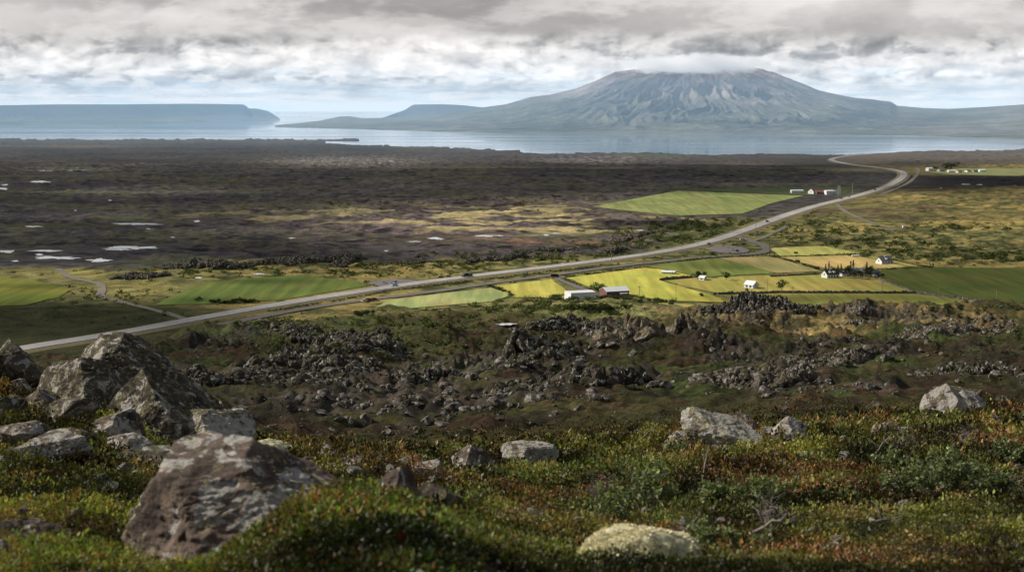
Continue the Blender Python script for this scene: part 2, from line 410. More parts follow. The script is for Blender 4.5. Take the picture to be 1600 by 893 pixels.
def terrain_mat():
    t = NT('ground_cover'); P = t.pos(); c = t.attr()
    n1 = t.noise(P, .9, 8, .7); n2 = t.noise(P, .07, 6, .62); n3 = t.noise(P, 14, 5, .6)
    v = t.mix(1, t.ramp(n1, [(.32, .38), (.5, .95), (.68, 1.75)]), t.ramp(n2, [(.33, .62), (.67, 1.45)]), 'MULTIPLY')
    v = t.mix(1, v, t.ramp(n3, [(.3, .6), (.7, 1.4)]), 'MULTIPLY')
    c1 = t.mix(1, c, v, 'MULTIPLY')
    hue = t.ramp(t.noise(P, .35, 5, .6), [(.35, (1.10, .96, .92)), (.65, (.90, 1.04, 1.0))])
    c1 = t.mix(1, c1, hue, 'MULTIPLY')
    h = t.bump(n1, .9, .8); h = t.bump(n3, .05, .8, h)
    t.bsdf(c1, .95, h, spec=.08); return t.m
def field_mat(name, c, seed):
    t = NT(name); P = t.pos(); m = t.n('ShaderNodeMapping'); m.inputs['Rotation'].default_value = (0, 0, seed*.7); m.inputs['Scale'].default_value = (.18, .012, 1); t.l(P, m.inputs['Vector'])
    s1 = t.noise(m.outputs[0], 1.0, 5, .6); s2 = t.noise(P, .02, 5, .55); s3 = t.noise(P, .6, 6, .7)
    c1 = t.mix(1, tuple(c), t.ramp(s1, [(.36, .76), (.64, 1.16)]), 'MULTIPLY')
    c1 = t.mix(1, c1, t.ramp(s2, [(.36, (.78, .93, .85)), (.64, (1.15, 1.02, 1.1))]), 'MULTIPLY')
    c1 = t.mix(1, c1, t.ramp(s3, [(.3, .82), (.7, 1.15)]), 'MULTIPLY')
    t.bsdf(c1, .9, t.bump(s3, .15, .6), spec=.1); return t.m
def rock_mat(name, base=(.085, .07, .058), dark=(.025, .021, .019), lichen=.5, yellow=.3, moss=.3, sc=1.0, attr=False, white=(.55, .52, .46)):
    t = NT(name); o = t.obj() if not attr else t.pos()
    n = t.noise(o, 2.2*sc, 9, .68); n2 = t.noise(o, 14*sc, 7, .7); n3 = t.noise(o, .9*sc, 4)
    c = t.mix(t.ramp(n, [(.36, 0), (.62, 1)]), dark, base)
    c = t.mix(t.ramp(n2, [(.38, .65), (.6, 0)]), c, tuple(k*.35 for k in base))
    c = t.mix(t.math('MULTIPLY', t.ramp(n3, [(.42, 0), (.6, 1)]), .55), c, tuple(min(1, k*1.75) for k in base))
    if attr: c = t.mix(1, c, t.attr(), 'MULTIPLY')
    geo = t.n('ShaderNodeNewGeometry'); sep = t.n('ShaderNodeSeparateXYZ'); t.l(geo.outputs['Normal'], sep.inputs[0])
    upm = t.ramp(sep.outputs['Z'], [(.35, 0), (.75, 1)])
    if lichen > 0:
        a = t.ramp(t.noise(o, 1.9*sc, 9, .66, .8), [(.585-.13*lichen, 0), (.61-.13*lichen, 1)])
        b = t.ramp(t.noise(o, 16*sc, 5, .65), [(.38, 0), (.44, 1)])
        wv = t.noise(o, 40*sc, 3)
        c = t.mix(t.math('MULTIPLY', t.math('MULTIPLY', a, b), .85), c, t.mix(wv, tuple(k*.62 for k in white), white))
        # round crustose patches
        vo = t.n('ShaderNodeTexVoronoi'); vo.inputs['Scale'].default_value = 3.3*sc; vo.inputs['Randomness'].default_value = 1
        vm = t.n('ShaderNodeVectorMath', operation='ADD'); nn = t.n('ShaderNodeTexNoise'); nn.inputs['Scale'].default_value = 9*sc; t.l(o, nn.inputs['Vector'])
        sc_ = t.n('ShaderNodeVectorMath', operation='SCALE'); sc_.inputs['Scale'].default_value = .12/sc; t.l(nn.outputs['Color'], sc_.inputs[0])
        t.l(o, vm.inputs[0]); t.l(sc_.outputs[0], vm.inputs[1]); t.l(vm.outputs[0], vo.inputs['Vector'])
        spot = t.ramp(vo.outputs['Distance'], [(.13, 1), (.17, 0)])
        sel = t.n('ShaderNodeSeparateColor'); t.l(vo.outputs['Color'], sel.inputs[0])
        on = t.ramp(sel.outputs[0], [(1-.45*lichen, 0), (1-.45*lichen+.01, 1)])
        c = t.mix(t.math('MULTIPLY', t.math('MULTIPLY', spot, on), .9), c, white)
    if yellow > 0:
        a = t.ramp(t.noise(o, 4.7*sc, 7, .7, .4), [(.62-.14*yellow, 0), (.66-.14*yellow, 1)])
        c = t.mix(t.math('MULTIPLY', t.math('MULTIPLY', a, t.ramp(t.noise(o, 30*sc, 3), [(.42, .15), (.55, 1)])), .8), c, (.30, .27, .12))
    if moss > 0:
        a = t.ramp(t.noise(o, 2.6*sc, 6, .65), [(.60-.16*moss, 0), (.70-.16*moss, 1)])
        c = t.mix(t.math('MULTIPLY', t.math('MULTIPLY', a, upm), .9), c, t.mix(n2, (.03, .032, .01), (.085, .078, .025)))
    h = t.bump(n, .10/sc, .9); h = t.bump(n2, .035/sc, 1, h)
    h = t.bump(t.noise(o, 70*sc, 3), .004/sc, .8, h)
    t.bsdf(c, .9, h, spec=.2); return t.m
def leaf_mat(name):
    t = NT(name); c = t.attr()
    d = t.n('ShaderNodeBsdfDiffuse'); tr = t.n('ShaderNodeBsdfTranslucent'); g = t.n('ShaderNodeBsdfGlossy'); g.inputs['Roughness'].default_value = .45
    v = t.mix(1, c, t.ramp(t.noise(t.pos(), 60, 2), [(.3, .75), (.7, 1.25)]), 'MULTIPLY')
    t.l(v, d.inputs['Color']); t.l(t.mix(1, v, (1.1, 1.2, .5), 'MULTIPLY'), tr.inputs['Color'])
    g.inputs['Color'].default_value = (.7, .7, .7, 1)
    m = t.n('ShaderNodeMixShader'); m.inputs[0].default_value = .3; t.l(d.outputs[0], m.inputs[1]); t.l(tr.outputs[0], m.inputs[2])
    m2 = t.n('ShaderNodeMixShader'); m2.inputs[0].default_value = .018; t.l(m.outputs[0], m2.inputs[1]); t.l(g.outputs[0], m2.inputs[2])
    o = t.n('ShaderNodeOutputMaterial'); t.l(m2.outputs[0], o.inputs['Surface']); return t.m

M = {}
M['terrain'] = terrain_mat()
M['leaf'] = leaf_mat('leaves')
M['bark'] = plain_mat('bark', (.11, .085, .065), .9, 20)
M['twig'] = plain_mat('grey_twig', (.26, .22, .19), .9, 20)
M['white'] = plain_mat('white_paint', (.78, .78, .76), .6, 1.1, .12, dirt=(.45, .42, .38))
M['whiteroof'] = plain_mat('white_sheet_roof', (.8, .8, .8), .5, .8, .1)
M['grey'] = plain_mat('grey_sheet', (.30, .30, .32), .5, 1., .2)
M['darkroof'] = plain_mat('dark_roof', (.035, .037, .045), .5, 2., .3)
M['greyroof'] = plain_mat('grey_slate_roof', (.17, .17, .20), .55, 2., .3)
M['red'] = plain_mat('red_boards', (.20, .085, .08), .7, 1.5, .3)
M['redroof'] = plain_mat('red_roof', (.24, .12, .11), .6, 1.5, .25)
M['concrete'] = plain_mat('concrete', (.42, .41, .38), .85, 1.4, .25)
M['glass'] = plain_mat('window_glass', (.02, .025, .03), .08, 2, .1, spec=.8)
M['black'] = plain_mat('black_rubber', (.015, .015, .015), .8, 5)
M['frame'] = plain_mat('frame_paint', (.6, .6, .58), .5, 4, .1)
M['door'] = plain_mat('door_paint', (.10, .11, .13), .5, 3)
M['wood'] = plain_mat('weathered_wood', (.36, .31, .24), .85, 9, .35)
M['metal'] = plain_mat('pale_metal', (.5, .5, .5), .4, 5, .15, metal=.7)
M['chrome'] = plain_mat('lamp_glass', (.75, .76, .76), .15, 5, .05, metal=.6)
M['wall_stone'] = rock_mat('dry_stone', (.12, .10, .08), (.035, .03, .026), .2, .1, .8, .7)
M['hedge'] = M['leaf']
M['crag'] = rock_mat('basalt_crag', (.12, .098, .08), (.035, .029, .024), .2, .15, .55, .35)
M['boulder'] = rock_mat('basalt_boulder', (.175, .145, .115), (.04, .032, .025), .3, .1, .3, .9)
M['rubble'] = rock_mat('basalt_rubble', (.165, .138, .108), (.032, .026, .021), .3, .2, .95, .6, attr=True)
M['rock_brown'] = rock_mat('brown_lichened_rock', (.16, .115, .088), (.028, .021, .017), .55, .35, .15, 2.9)
M['rock_dark'] = rock_mat('dark_lichened_rock', (.095, .074, .052), (.014, .011, .009), .30, .6, .45, 2.6)
M['rock_yellow'] = rock_mat('yellow_lichened_rock', (.27, .22, .155), (.05, .038, .028), 1.0, .85, .2, 2.2)
M['rock_pale'] = rock_mat('pale_lichened_rock', (.23, .18, .135), (.04, .03, .024), .95, .45, .25, 2.2)

# ------------------------------------------------------------------ terrain colours
def rx(py): # column of the main road at a photo row (for rows above 395)
    P = sorted([(y, x) for x, y in ROAD]); return np.interp(py, [p[0] for p in P], [p[1] for p in P])
def blob(px, py, cx, cy, ax, ay, s=1.0): return np.exp(-(((px-cx)/ax)**2+((py-cy)/ay)**2))*s
def terrain_col(X, Y, Z):
    px, py = to_px(X, Y, Z*0+base_h(X, Y))
    c = np.zeros(X.shape+(3,))
    a = fbm(X/60, Y/60, 4, 101); b = fbm(X/14, Y/14, 4, 111); g = fbm(X/220, Y/160, 4, 121); s = fbm(X/5, Y/5, 3, 131)
    # hillside below the lookout
    hill = np.zeros_like(c)+np.array((.058, .052, .020))
    hill = mixc(hill, (.075, .045, .025), sstep(-.05, .35, b+a*.5))
    hill = mixc(hill, (.062, .075, .022), sstep(.05, .4, a-b*.4))
    hill = mixc(hill, (.028, .025, .016), sstep(.15, .45, s+b*.5)*.7)
    hill = mixc(hill, (.30, .215, .085), np.clip(blob(px, py, 1400, 503, 260, 13)*1.1+blob(px, py, 1180, 505, 90, 8)*.8, 0, 1)*sstep(-.35, .25, b+.1))
    hill = mixc(hill, (.27, .27, .095), np.clip(blob(px, py, 930, 487, 110, 15)*1.25, 0, 1)*sstep(-.4, .2, b+.15))
    hill = mixc(hill, (.26, .18, .085), np.clip(blob(px, py, 1060, 484, 60, 7), 0, 1))
    hill = mixc(hill, (.085, .098, .030), np.clip(blob(px, py, 560, 520, 150, 26), 0, 1)*.8)
    hill = mixc(hill, (.12, .085, .035), np.clip(blob(px, py, 720, 500, 160, 12), 0, 1)*sstep(-.2, .3, b)*.8)
    rm = rock_mask(X, Y)*sstep(40, 70, Y); rn = sstep(-.25, .25, fbm(X/4.5, Y/4.5, 4, 145)+rm*.7-.35)*np.clip(rm*1.6, 0, 1); hill = mixc(hill, (.075, .062, .048), rn*.9); hill = mixc(hill, (.022, .019, .015), rn*sstep(.1, .4, s))
    # near heath
    nr = np.zeros_like(c)+np.array((.030, .026, .012)); q = fbm(X/1.6, Y/1.6, 3, 141); r = fbm(X/3.3, Y/3.3, 3, 151)
    nr = mixc(nr, (.080, .034, .016), sstep(.05, .35, q)); nr = mixc(nr, (.070, .085, .018), sstep(.08, .38, r))
    hill = mixc(hill, (0, 0, 0), 1-sstep(30, 60, Y))+nr*(1-sstep(30, 60, Y))[..., None]
    # farm belt and verges
    belt = np.zeros_like(c)+np.array((.21, .19, .07))
    belt = mixc(belt, (.070, .082, .028), sstep(-.1, .3, b+a*.4)); belt = mixc(belt, (.36, .27, .09), sstep(.15, .5, g-b*.5+.1)*.8)
    belt = mixc(belt, (.12, .085, .055), sstep(.2, .5, s+a*.3)*.6)
    left = 1-sstep(200, 420, px)
    belt = mixc(belt, (.055, .058, .022), np.clip(left*sstep(455, 485, py)*1.1, 0, 1))
    belt = mixc(belt, (.42, .34, .10), np.clip(blob(px, py, 150, 425, 110, 9)+blob(px, py, 200, 452, 80, 12)+blob(px, py, 650, 431, 60, 3.5), 0, 1)*sstep(-.3, .2, b)*.75)
    # lava plain
    lava = np.zeros_like(c)+np.array((.050, .046, .051))
    lit = np.clip(blob(px, py, 800, 350, 330, 42)*1.4, 0, 1)  # sunlit patch of the plain, painted paler into the ground colour
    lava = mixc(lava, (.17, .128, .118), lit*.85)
    lava = mixc(lava, (.075, .072, .040), sstep(.0, .35, b+g*.7)*.8)
    lava = mixc(lava, (.028, .024, .026), sstep(.05, .4, -b+a*.6)*.75)
    rg = ridged(X/85, Y/60, 4, 181); lava = mixc(lava, (.012, .012, .015), sstep(.66, .84, rg)*.9)
    rg2 = ridged(X/110+9, Y/50, 4, 191); lava = mixc(lava, (.095, .082, .070), sstep(.70, .93, rg2)*.75*(1-lit*.5))
    lava = mixc(lava, (.085, .088, .045), sstep(.1, .4, fbm(X/170, Y/90, 4, 197))*.6)
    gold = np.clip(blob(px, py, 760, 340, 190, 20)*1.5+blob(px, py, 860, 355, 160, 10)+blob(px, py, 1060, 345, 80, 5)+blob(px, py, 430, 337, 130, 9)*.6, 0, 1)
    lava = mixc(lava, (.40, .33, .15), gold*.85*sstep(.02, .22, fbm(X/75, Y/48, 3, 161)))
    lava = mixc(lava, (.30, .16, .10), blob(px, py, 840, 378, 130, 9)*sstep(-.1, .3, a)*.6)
    edge = np.interp(px, [-300, 0, 100, 200, 270, 400, 520, 640, 820, 960, 1010, 1080, 1140], [412, 414, 415, 425, 410, 405, 412, 402, 398, 396, 388, 352, 340])
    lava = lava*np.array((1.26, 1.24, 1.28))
    verge = sstep(-2, 7, py-edge+b*5+s*3)
    # right-hand moor
    moor = np.zeros_like(c)+np.array((.19, .155, .060))
    moor = mixc(moor, (.085, .092, .034), sstep(-.05, .28, b+a*.5)); moor = mixc(moor, (.34, .25, .09), sstep(.1, .5, g-b*.6)*.7)
    moor = mixc(moor, (.11, .07, .05), sstep(.1, .45, a-g*.5)*.7)
    dk = sstep(271, 276, py)*(1-sstep(288, 302, py+a*6)); moor = mixc(moor, (.045, .038, .036), dk)
    moor = mixc(moor, (.16, .125, .095), 1-sstep(252, 262, py))
    moor = mixc(moor, (.05, .045, .04), blob(px, py, 1420, 256, 90, 4)*.8)
    rt = sstep(-6, 6, px-rx(np.clip(py, 240, 396)))
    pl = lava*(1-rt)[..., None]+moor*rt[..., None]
    # far shore strip
    fs = (1-sstep(252, 262, py+g*4))*(1-rt)
    pl = mixc(pl, (.105, .088, .078), fs*.6)
    pl = mixc(pl, (.30, .255, .235), np.clip(blob(px, py, 930, 250, 100, 7)*1.3, 0, 1)*sstep(-.2, .3, b)*.8)
    pl = mixc(pl, (.13, .15, .09), np.clip(blob(px, py, 1030, 243, 70, 2.5)+blob(px, py, 660, 231, 60, 2)+blob(px, py, 250, 221, 260, 2.5)*.6, 0, 1)*.7)
    pl = mixc(pl, (.27, .22, .17), np.clip(blob(px, py, 100, 229, 170, 2)+blob(px, py, 850, 262, 320, 1.6)*.6+blob(px, py, 1170, 257, 70, 2), 0, 1)*.7)
    tw = np.clip(blob(px, py, 540, 253, 120, 9)*1.3+blob(px, py, 60, 264, 140, 5)*.5+blob(px, py, 230, 258, 120, 3)*.5, 0, 1)
    pl = mixc(pl, (.19, .155, .135), tw*sstep(-.1, .25, b+.1)*.8); pl = mixc(pl, (.42, .39, .36), tw*.6*sstep(.34, .5, fbm(X/9, Y/9, 2, 171)))
    pl = mixc(pl, (.2, .17, .1), np.clip(blob(px, py, 1350, 265, 70, 3), 0, 1)*.8)
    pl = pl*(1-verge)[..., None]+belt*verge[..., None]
    # scrub along the cliff right of the centre
    pl = mixc(pl, (.085, .10, .040), np.clip(blob(px, py, 1070, 362, 90, 20)*1.3, 0, 1)*(1-rt)*sstep(-.3, .2, b+s*.5)*.85)
    hm = 1-sstep(560, 800, Y+a*40)
    hm = np.maximum(hm, 0)
    # the hillside gives way to the belt on the plain
    hm = np.where(py < np.interp(px, [0, 240, 330, 560, 640, 790, 900, 1150, 1600], [560, 545, 520, 492, 486, 476, 474, 482, 482]), hm*(1-sstep(600, 700, Y)), hm)
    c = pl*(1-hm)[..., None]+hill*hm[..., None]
    return np.clip(c, .006, .9)

def build_terrain():
    uc = np.concatenate([np.linspace(-1.05, -.42, 40)[:-1], np.linspace(-.42, .42, 1000), np.linspace(.42, 1.05, 40)[1:]])
    r1 = np.exp(np.linspace(math.log(1.3), math.log(30), 230))[:-1]
    r2 = np.exp(np.linspace(math.log(30), math.log(760), 420))[:-1]
    pr = np.arange(EYE*F/760+0, EYE*F/4300, -.55); r3 = EYE*F/pr
    r4 = np.array([4600, 5600, 8000])
    R = np.concatenate([r1, r2, r3, r4])
    Yg, Ug = np.meshgrid(R, uc, indexing='ij'); Xg = Ug*Yg
    Z = ground(Xg.ravel(), Yg.ravel())
    C_ = terrain_col(Xg.ravel(), Yg.ravel(), Z)
    GRID['u'] = uc; GRID['R'] = R; GRID['E'] = (Z.reshape(Xg.shape)-EYE)/Yg
    V = np.stack([Xg.ravel(), Yg.ravel(), Z], 1)
    me = np_mesh('ground', V, grid_faces(len(R), len(uc))[:, ::-1][:, ::1], C_)
    o = link('ground', me, M['terrain']); o['kind'] = 'structure'
    return o
build_terrain()
ground_raw = ground
def ground(X, Y, water=True):
    '''height of the built ground sheet'''
    X = np.atleast_1d(np.asarray(X, float)); Y = np.atleast_1d(np.asarray(Y, float)); uc = GRID['u']; Rr = GRID['R']; E = GRID['E']
    u = np.clip(X/Y, uc[0], uc[-1]-1e-6); yy = np.clip(Y, Rr[0], Rr[-1]-1e-3)
    i = np.clip(np.searchsorted(uc, u)-1, 0, len(uc)-2); j = np.clip(np.searchsorted(Rr, yy)-1, 0, len(Rr)-2)
    a = (u-uc[i])/(uc[i+1]-uc[i]); b = (yy-Rr[j])/(Rr[j+1]-Rr[j])
    z0 = (E[j, i]*(1-a)+E[j, i+1]*a)*Rr[j]; z1 = (E[j+1, i]*(1-a)+E[j+1, i+1]*a)*Rr[j+1]
    return EYE+z0*(1-b)+z1*b

# ------------------------------------------------------------------ water
def sheet(name, P, z, mat, kind='structure'):
    me = bpy.data.meshes.new(name); me.from_pydata([(x, y, z) for x, y in P], [], [tuple(range(len(P)))]); me.update()
    o = link(name, me, mat)
    if kind: o['kind'] = kind
    return o
def water_mat(name, base, rough, bumpd, sc):
    t = NT(name); P = t.pos(); n = t.noise(t.scaled(P, sc), 1, 6, .6)
    n2 = t.ramp(t.noise(t.scaled(P, (.0006, .0035, 1)), 1, 5, .6), [(.4, rough*.5), (.62, rough*1.9)])
    x = t.bsdf(base, n2, t.bump(n, bumpd, .3), spec=.5); x.inputs['IOR'].default_value = 1.33; return t.m
wm = water_mat('lake_water', (.26, .36, .44), .06, .06, (.02, .02, .02))
def disc_sheet():
    R = [2600, 3500, 5000, 8000, 14000, 24000, 38000]; A = np.linspace(-1.25, 1.25, 60)
    V = [(r*math.sin(a), r*math.cos(a), -(r/38000.)**2*40) for r in R for a in A]
    me = np_mesh('lake', V, grid_faces(len(R), len(A))[:, ::-1]); o = link('lake', me, wm); o['kind'] = 'structure'
disc_sheet()

# ------------------------------------------------------------------ far land: (name, shore rows, skyline, depth)
def far_land(name, shore, sky, depth, gully, colf, ncol=500, nrow=160, peak=None, shape=2.0, seed=1):
    px = np.linspace(shore[0][0], shore[-1][0], ncol)
    spy = np.interp(px, *zip(*shore)); kpy = np.interp(px, *zip(*sky))
    u, ss = slopes(px, spy); Ys = EYE/-ss
    _, ks = slopes(px, kpy)
    w = np.clip((spy-kpy)/14., .12, 1); Yr = Ys+depth*w
    zr = np.maximum(EYE+Yr*ks, 1.0)
    # keep the skyline if it lies under the horizon
    t = np.concatenate([np.linspace(-.02, 1, nrow), 1+np.linspace(.02, 1, 30)])
    T = t[:, None]; Y = Ys+(Yr-Ys)*T
    X = u*Y
    f = np.where(T <= 1, np.clip(T, 0, 1), 1)
    if shape == 'mesa': prof = .35*f**1.2+.65*sstep(.68, .97, f)
    else: prof = .28*f+.72*f**shape
    Z = zr*prof
    Z = np.where(T > 1, zr*(1-sstep(1, 2.0, T)*.9), Z)
    px2 = np.broadcast_to(px, Z.shape)
    Z = Z+gully(px2, X, Y, T, zr)*np.clip(zr, 0, 400)
    Z = np.where(T < 0, -3, np.maximum(Z, .6+np.clip(zr*.02, 0, 4)*0))
    C_ = colf(px2, X, Y, Z, T)
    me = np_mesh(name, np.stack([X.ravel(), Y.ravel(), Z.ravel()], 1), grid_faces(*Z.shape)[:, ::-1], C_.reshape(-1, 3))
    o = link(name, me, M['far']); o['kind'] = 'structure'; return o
t = NT('far_slopes'); c = t.attr(); P = t.pos()
n1 = t.noise(t.scaled(P, (1, 1, 1.5)), .02, 8, .7); n2 = t.noise(P, .004, 6, .6)
c = t.mix(1, c, t.ramp(n1, [(.3, .6), (.7, 1.45)]), 'MULTIPLY'); c = t.mix(1, c, t.ramp(n2, [(.35, .7), (.65, 1.3)]), 'MULTIPLY')
t.bsdf(c, .95, t.bump(n1, 34, .8), spec=.05); M['far'] = t.m
PKX, PKY = (1100-800)/F*8600, 8600.
def vol_gully(px, X, Y, T, zr):
    ang = np.arctan2(X-PKX, PKY-Y+300); r = np.hypot(X-PKX, PKY-Y+300)
    warp = fbm(X/700, Y/700, 3, 7)*.10
    g1 = ridged((ang+warp)*9, r/1500, 4, 61); g2 = ridged((ang+warp*.6)*26, r/900, 3, 67)
    env = np.where(T < 1, sstep(.05, .4, T)*(1-.85*sstep(.8, 1, T)), .1)
    flank = np.exp(-((px-1110)/330.)**2)
    return env*((g1-.6)*.15+(g2-.6)*.11)*(.35+.65*flank)+fbm(X/500, Y/300, 3, 71)*.05*np.where(T < 1, sstep(.02, .15, T)*(1-sstep(.75, 1, T)), 0)
def vol_col(px, X, Y, Z, T):
    g = fbm(X/400, Y/260, 4, 81); s = fbm(X/90, Y/60, 3, 83)
    c = np.zeros(Z.shape+(3,))+np.array((.17, .165, .115))
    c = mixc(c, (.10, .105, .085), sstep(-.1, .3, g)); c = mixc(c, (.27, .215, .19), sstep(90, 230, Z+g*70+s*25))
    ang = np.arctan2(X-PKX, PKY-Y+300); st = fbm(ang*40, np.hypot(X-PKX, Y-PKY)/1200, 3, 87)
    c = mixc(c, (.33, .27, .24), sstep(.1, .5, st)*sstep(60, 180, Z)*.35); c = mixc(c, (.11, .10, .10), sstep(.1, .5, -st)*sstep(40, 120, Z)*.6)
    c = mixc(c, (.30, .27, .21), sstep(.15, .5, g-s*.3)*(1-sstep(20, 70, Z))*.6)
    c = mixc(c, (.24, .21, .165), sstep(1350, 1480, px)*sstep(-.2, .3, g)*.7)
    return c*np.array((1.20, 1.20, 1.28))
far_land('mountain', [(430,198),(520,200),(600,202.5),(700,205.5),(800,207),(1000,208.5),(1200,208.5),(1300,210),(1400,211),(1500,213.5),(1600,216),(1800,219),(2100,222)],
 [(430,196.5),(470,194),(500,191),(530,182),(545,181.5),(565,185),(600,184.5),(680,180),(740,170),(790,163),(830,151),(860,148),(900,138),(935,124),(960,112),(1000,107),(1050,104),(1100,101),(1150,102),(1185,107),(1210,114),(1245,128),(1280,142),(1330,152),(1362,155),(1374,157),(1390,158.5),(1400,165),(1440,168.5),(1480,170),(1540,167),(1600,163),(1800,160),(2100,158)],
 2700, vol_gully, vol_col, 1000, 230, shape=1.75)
def mesa_g(px, X, Y, T, zr): return np.where(T < 1, (fbm(X/260, Y/500, 3, 91)*.10)*sstep(.05, .3, T)*(1-sstep(.8, 1, T)), fbm(X/800, Y/600, 3, 93)*.01)
def mesa_c(px, X, Y, Z, T):
    g = fbm(X/500, Y/400, 4, 95); c = np.zeros(Z.shape+(3,))+np.array((.12, .125, .10)); c = mixc(c, (.22, .21, .16), sstep(0, .4, g)*.7)
    return mixc(c, (.06, .06, .065), sstep(.66, .8, T)*(1-sstep(.9, 1., T))*.8)
far_land('plateau', [(-700,196),(0,194.5),(200,193),(320,190),(415,187.5)], [(-700,163),(-200,164),(0,164.5),(90,163),(200,163),(300,162),(380,163),(386,166),(392,173),(400,178),(415,186.5)], 1500, mesa_g, mesa_c, 420, 120, shape='mesa', seed=3)
far_land('headland', [(350,186.4),(410,186.6),(438,186.6)], [(350,168),(386,169.5),(400,169.5),(418,173),(428,179),(438,186)], 900, mesa_g, mesa_c, 120, 60, shape='mesa', seed=4)
far_land('table_mountain', [(560,189),(700,189),(860,189)], [(560,188),(598,184),(612,179),(632,172),(646,163.3),(690,162.8),(720,164),(760,168.5),(800,166),(860,163)], 1200, mesa_g, mesa_c, 240, 80, shape='mesa', seed=5)

# ------------------------------------------------------------------ fields, roads, ponds
for i, (nm, P, c, sd) in enumerate(FIELDS):
    m_ = field_mat('grass_%d' % i, lin(c[0]*.99+4, c[1]*.95+1, c[2]+(14 if c[0] > 150 else 6))*.90, sd+i*.37)
    PW = W(P); Q = []
    for a, b in zip(PW, PW[1:]+PW[:1]):
        n = max(1, int(math.hypot(a[0]-b[0], a[1]-b[1])/12))
        for kk in range(n):
            x = a[0]+(b[0]-a[0])*kk/n; y = a[1]+(b[1]-a[1])*kk/n
            j = noise2(np.array([x/20.]), np.array([y/20.]), 7)[0]*1.2
            Q.append((x+j, y+j))
    sheet('field', Q, .30+.004*i, m_)
def ribbon(name, L, w, z, mat, wn=0, sink=0):
    L = [Vector((p[0], p[1], 0)) for p in L]; V = []
    for i, p in enumerate(L):
        d = (L[min(i+1, len(L)-1)]-L[max(i-1, 0)]).normalized(); nn = Vector((-d.y, d.x, 0))
        j = wn*(noise2(np.array([i*.37]), np.array([w]), 3)[0])
        for k_, off in enumerate((-w/2-sink-j, -w/2-j, w/2+j, w/2+sink+j)):
            if sink == 0 and k_ in (0, 3): continue
            V.append((p.x+nn.x*off, p.y+nn.y*off, z if k_ in (1, 2) or sink == 0 else .02))
    me = np_mesh(name, V, grid_faces(len(L), 4 if sink else 2)[:, ::-1], smooth=False)
    o = link(name, me, mat); o['kind'] = 'structure'; return o
def road_mat(name, c, sc=.35):
    t = NT(name); P = t.pos(); a = t.noise(P, sc, 7, .65); b = t.noise(P, .03, 4)
    c1 = t.mix(1, c, t.ramp(a, [(.3, .78), (.7, 1.15)]), 'MULTIPLY'); c1 = t.mix(1, c1, t.ramp(b, [(.35, .86), (.65, 1.1)]), 'MULTIPLY')
    t.bsdf(c1, .85, t.bump(a, .03, .5), spec=.25); return t.m
M['asphalt'] = road_mat('pale_asphalt', (.40, .375, .35)); M['gravel'] = road_mat('dark_gravel', (.17, .15, .13)); M['dirt'] = road_mat('dirt_track', (.20, .175, .13))
M['bank'] = M['terrain']; M['lot'] = road_mat('car_park_gravel', (.21, .18, .175)); M['paint'] = road_mat('road_paint', (.75, .75, .72))
def dense(L, st):
    Q = []
    for a, b in zip(L[:-1], L[1:]):
        n = max(1, int(math.hypot(a[0]-b[0], a[1]-b[1])/st))
        Q += [(a[0]+(b[0]-a[0])*i/n, a[1]+(b[1]-a[1])*i/n) for i in range(n)]
    return Q+[L[-1]]
RD = dense(ROADW, 8)
ribbon('road_verge', RD, 15, .62, road_mat('dry_verge', (.21, .17, .085)), 1.2, 3)
ribbon('road', RD, 10.6, .85, M['asphalt'])
def offset_line(L, off):
    L = [Vector((p[0], p[1], 0)) for p in L]; R = []
    for i, p in enumerate(L):
        d = (L[min(i+1, len(L)-1)]-L[max(i-1, 0)]).normalized(); R.append((p.x-d.y*off, p.y+d.x*off))
    return R
for off in (-3.9, 3.9): ribbon('road_marking', offset_line(RD, off), .22, .856, M['paint'])
mb = MB()
for i in range(0, len(RD)-1, 2):
    a, b = Vector(RD[i]), Vector(RD[i+1]); d = (b-a).normalized(); n_ = Vector((-d.y, d.x))*.09; b = a+d*4
    mb.add([(*(a-n_), .857), (*(b-n_), .857), (*(b+n_), .857), (*(a+n_), .857)], [(0, 1, 2, 3)])
mb.build('road_marking', M['paint'])['kind'] = 'structure'
for L, w, mt, nm, z in ((GROADW, 7.5, 'gravel', 'gravel_road', .46), (chaikin(W(FROAD)), 6, 'gravel', 'farm_road', .50), (chaikin(W(TRACK)), 5, 'dirt', 'dirt_track', .38), (chaikin(W(RTRACK)), 5.5, 'dirt', 'dirt_track', .38), (chaikin(W(RTRACK2)), 4, 'dirt', 'dirt_track', .42), (chaikin(W(RTRACK3)), 4.5, 'dirt', 'dirt_track', .42), (chaikin(W(FTRACK)), 6, 'dirt', 'dirt_track', .42)):
    ribbon(nm, dense(L, 8), w, z, M[mt], .8)
for P in (CARPARK, LAYBY, LAYBY2): sheet('car_park' if P is CARPARK else 'gravel_pullout', chaikin(W(P)+[W(P)[0]], 2), .42, M['lot'])

pm = water_mat('pond_water', (.75, .75, .74), .35, .1, (.3, .3, .3))  # whitish base colour stands in for bright sky mirrored in the water
for (cx, cy, wx, wy) in PONDS:
    P = pond_poly(cx, cy, wx, wy)
    if cy < 480:
        sheet('pond', W(P), .22, pm)
    else:
        h = hit(cx, cy, 300)
        s_ = h[1]
        PW = [(h[0]+(p[0]-cx)/F*s_, h[1]+(cy-p[1])/F*s_*7) for p in P]
        sheet('stream', PW, h[2]+.8, pm)
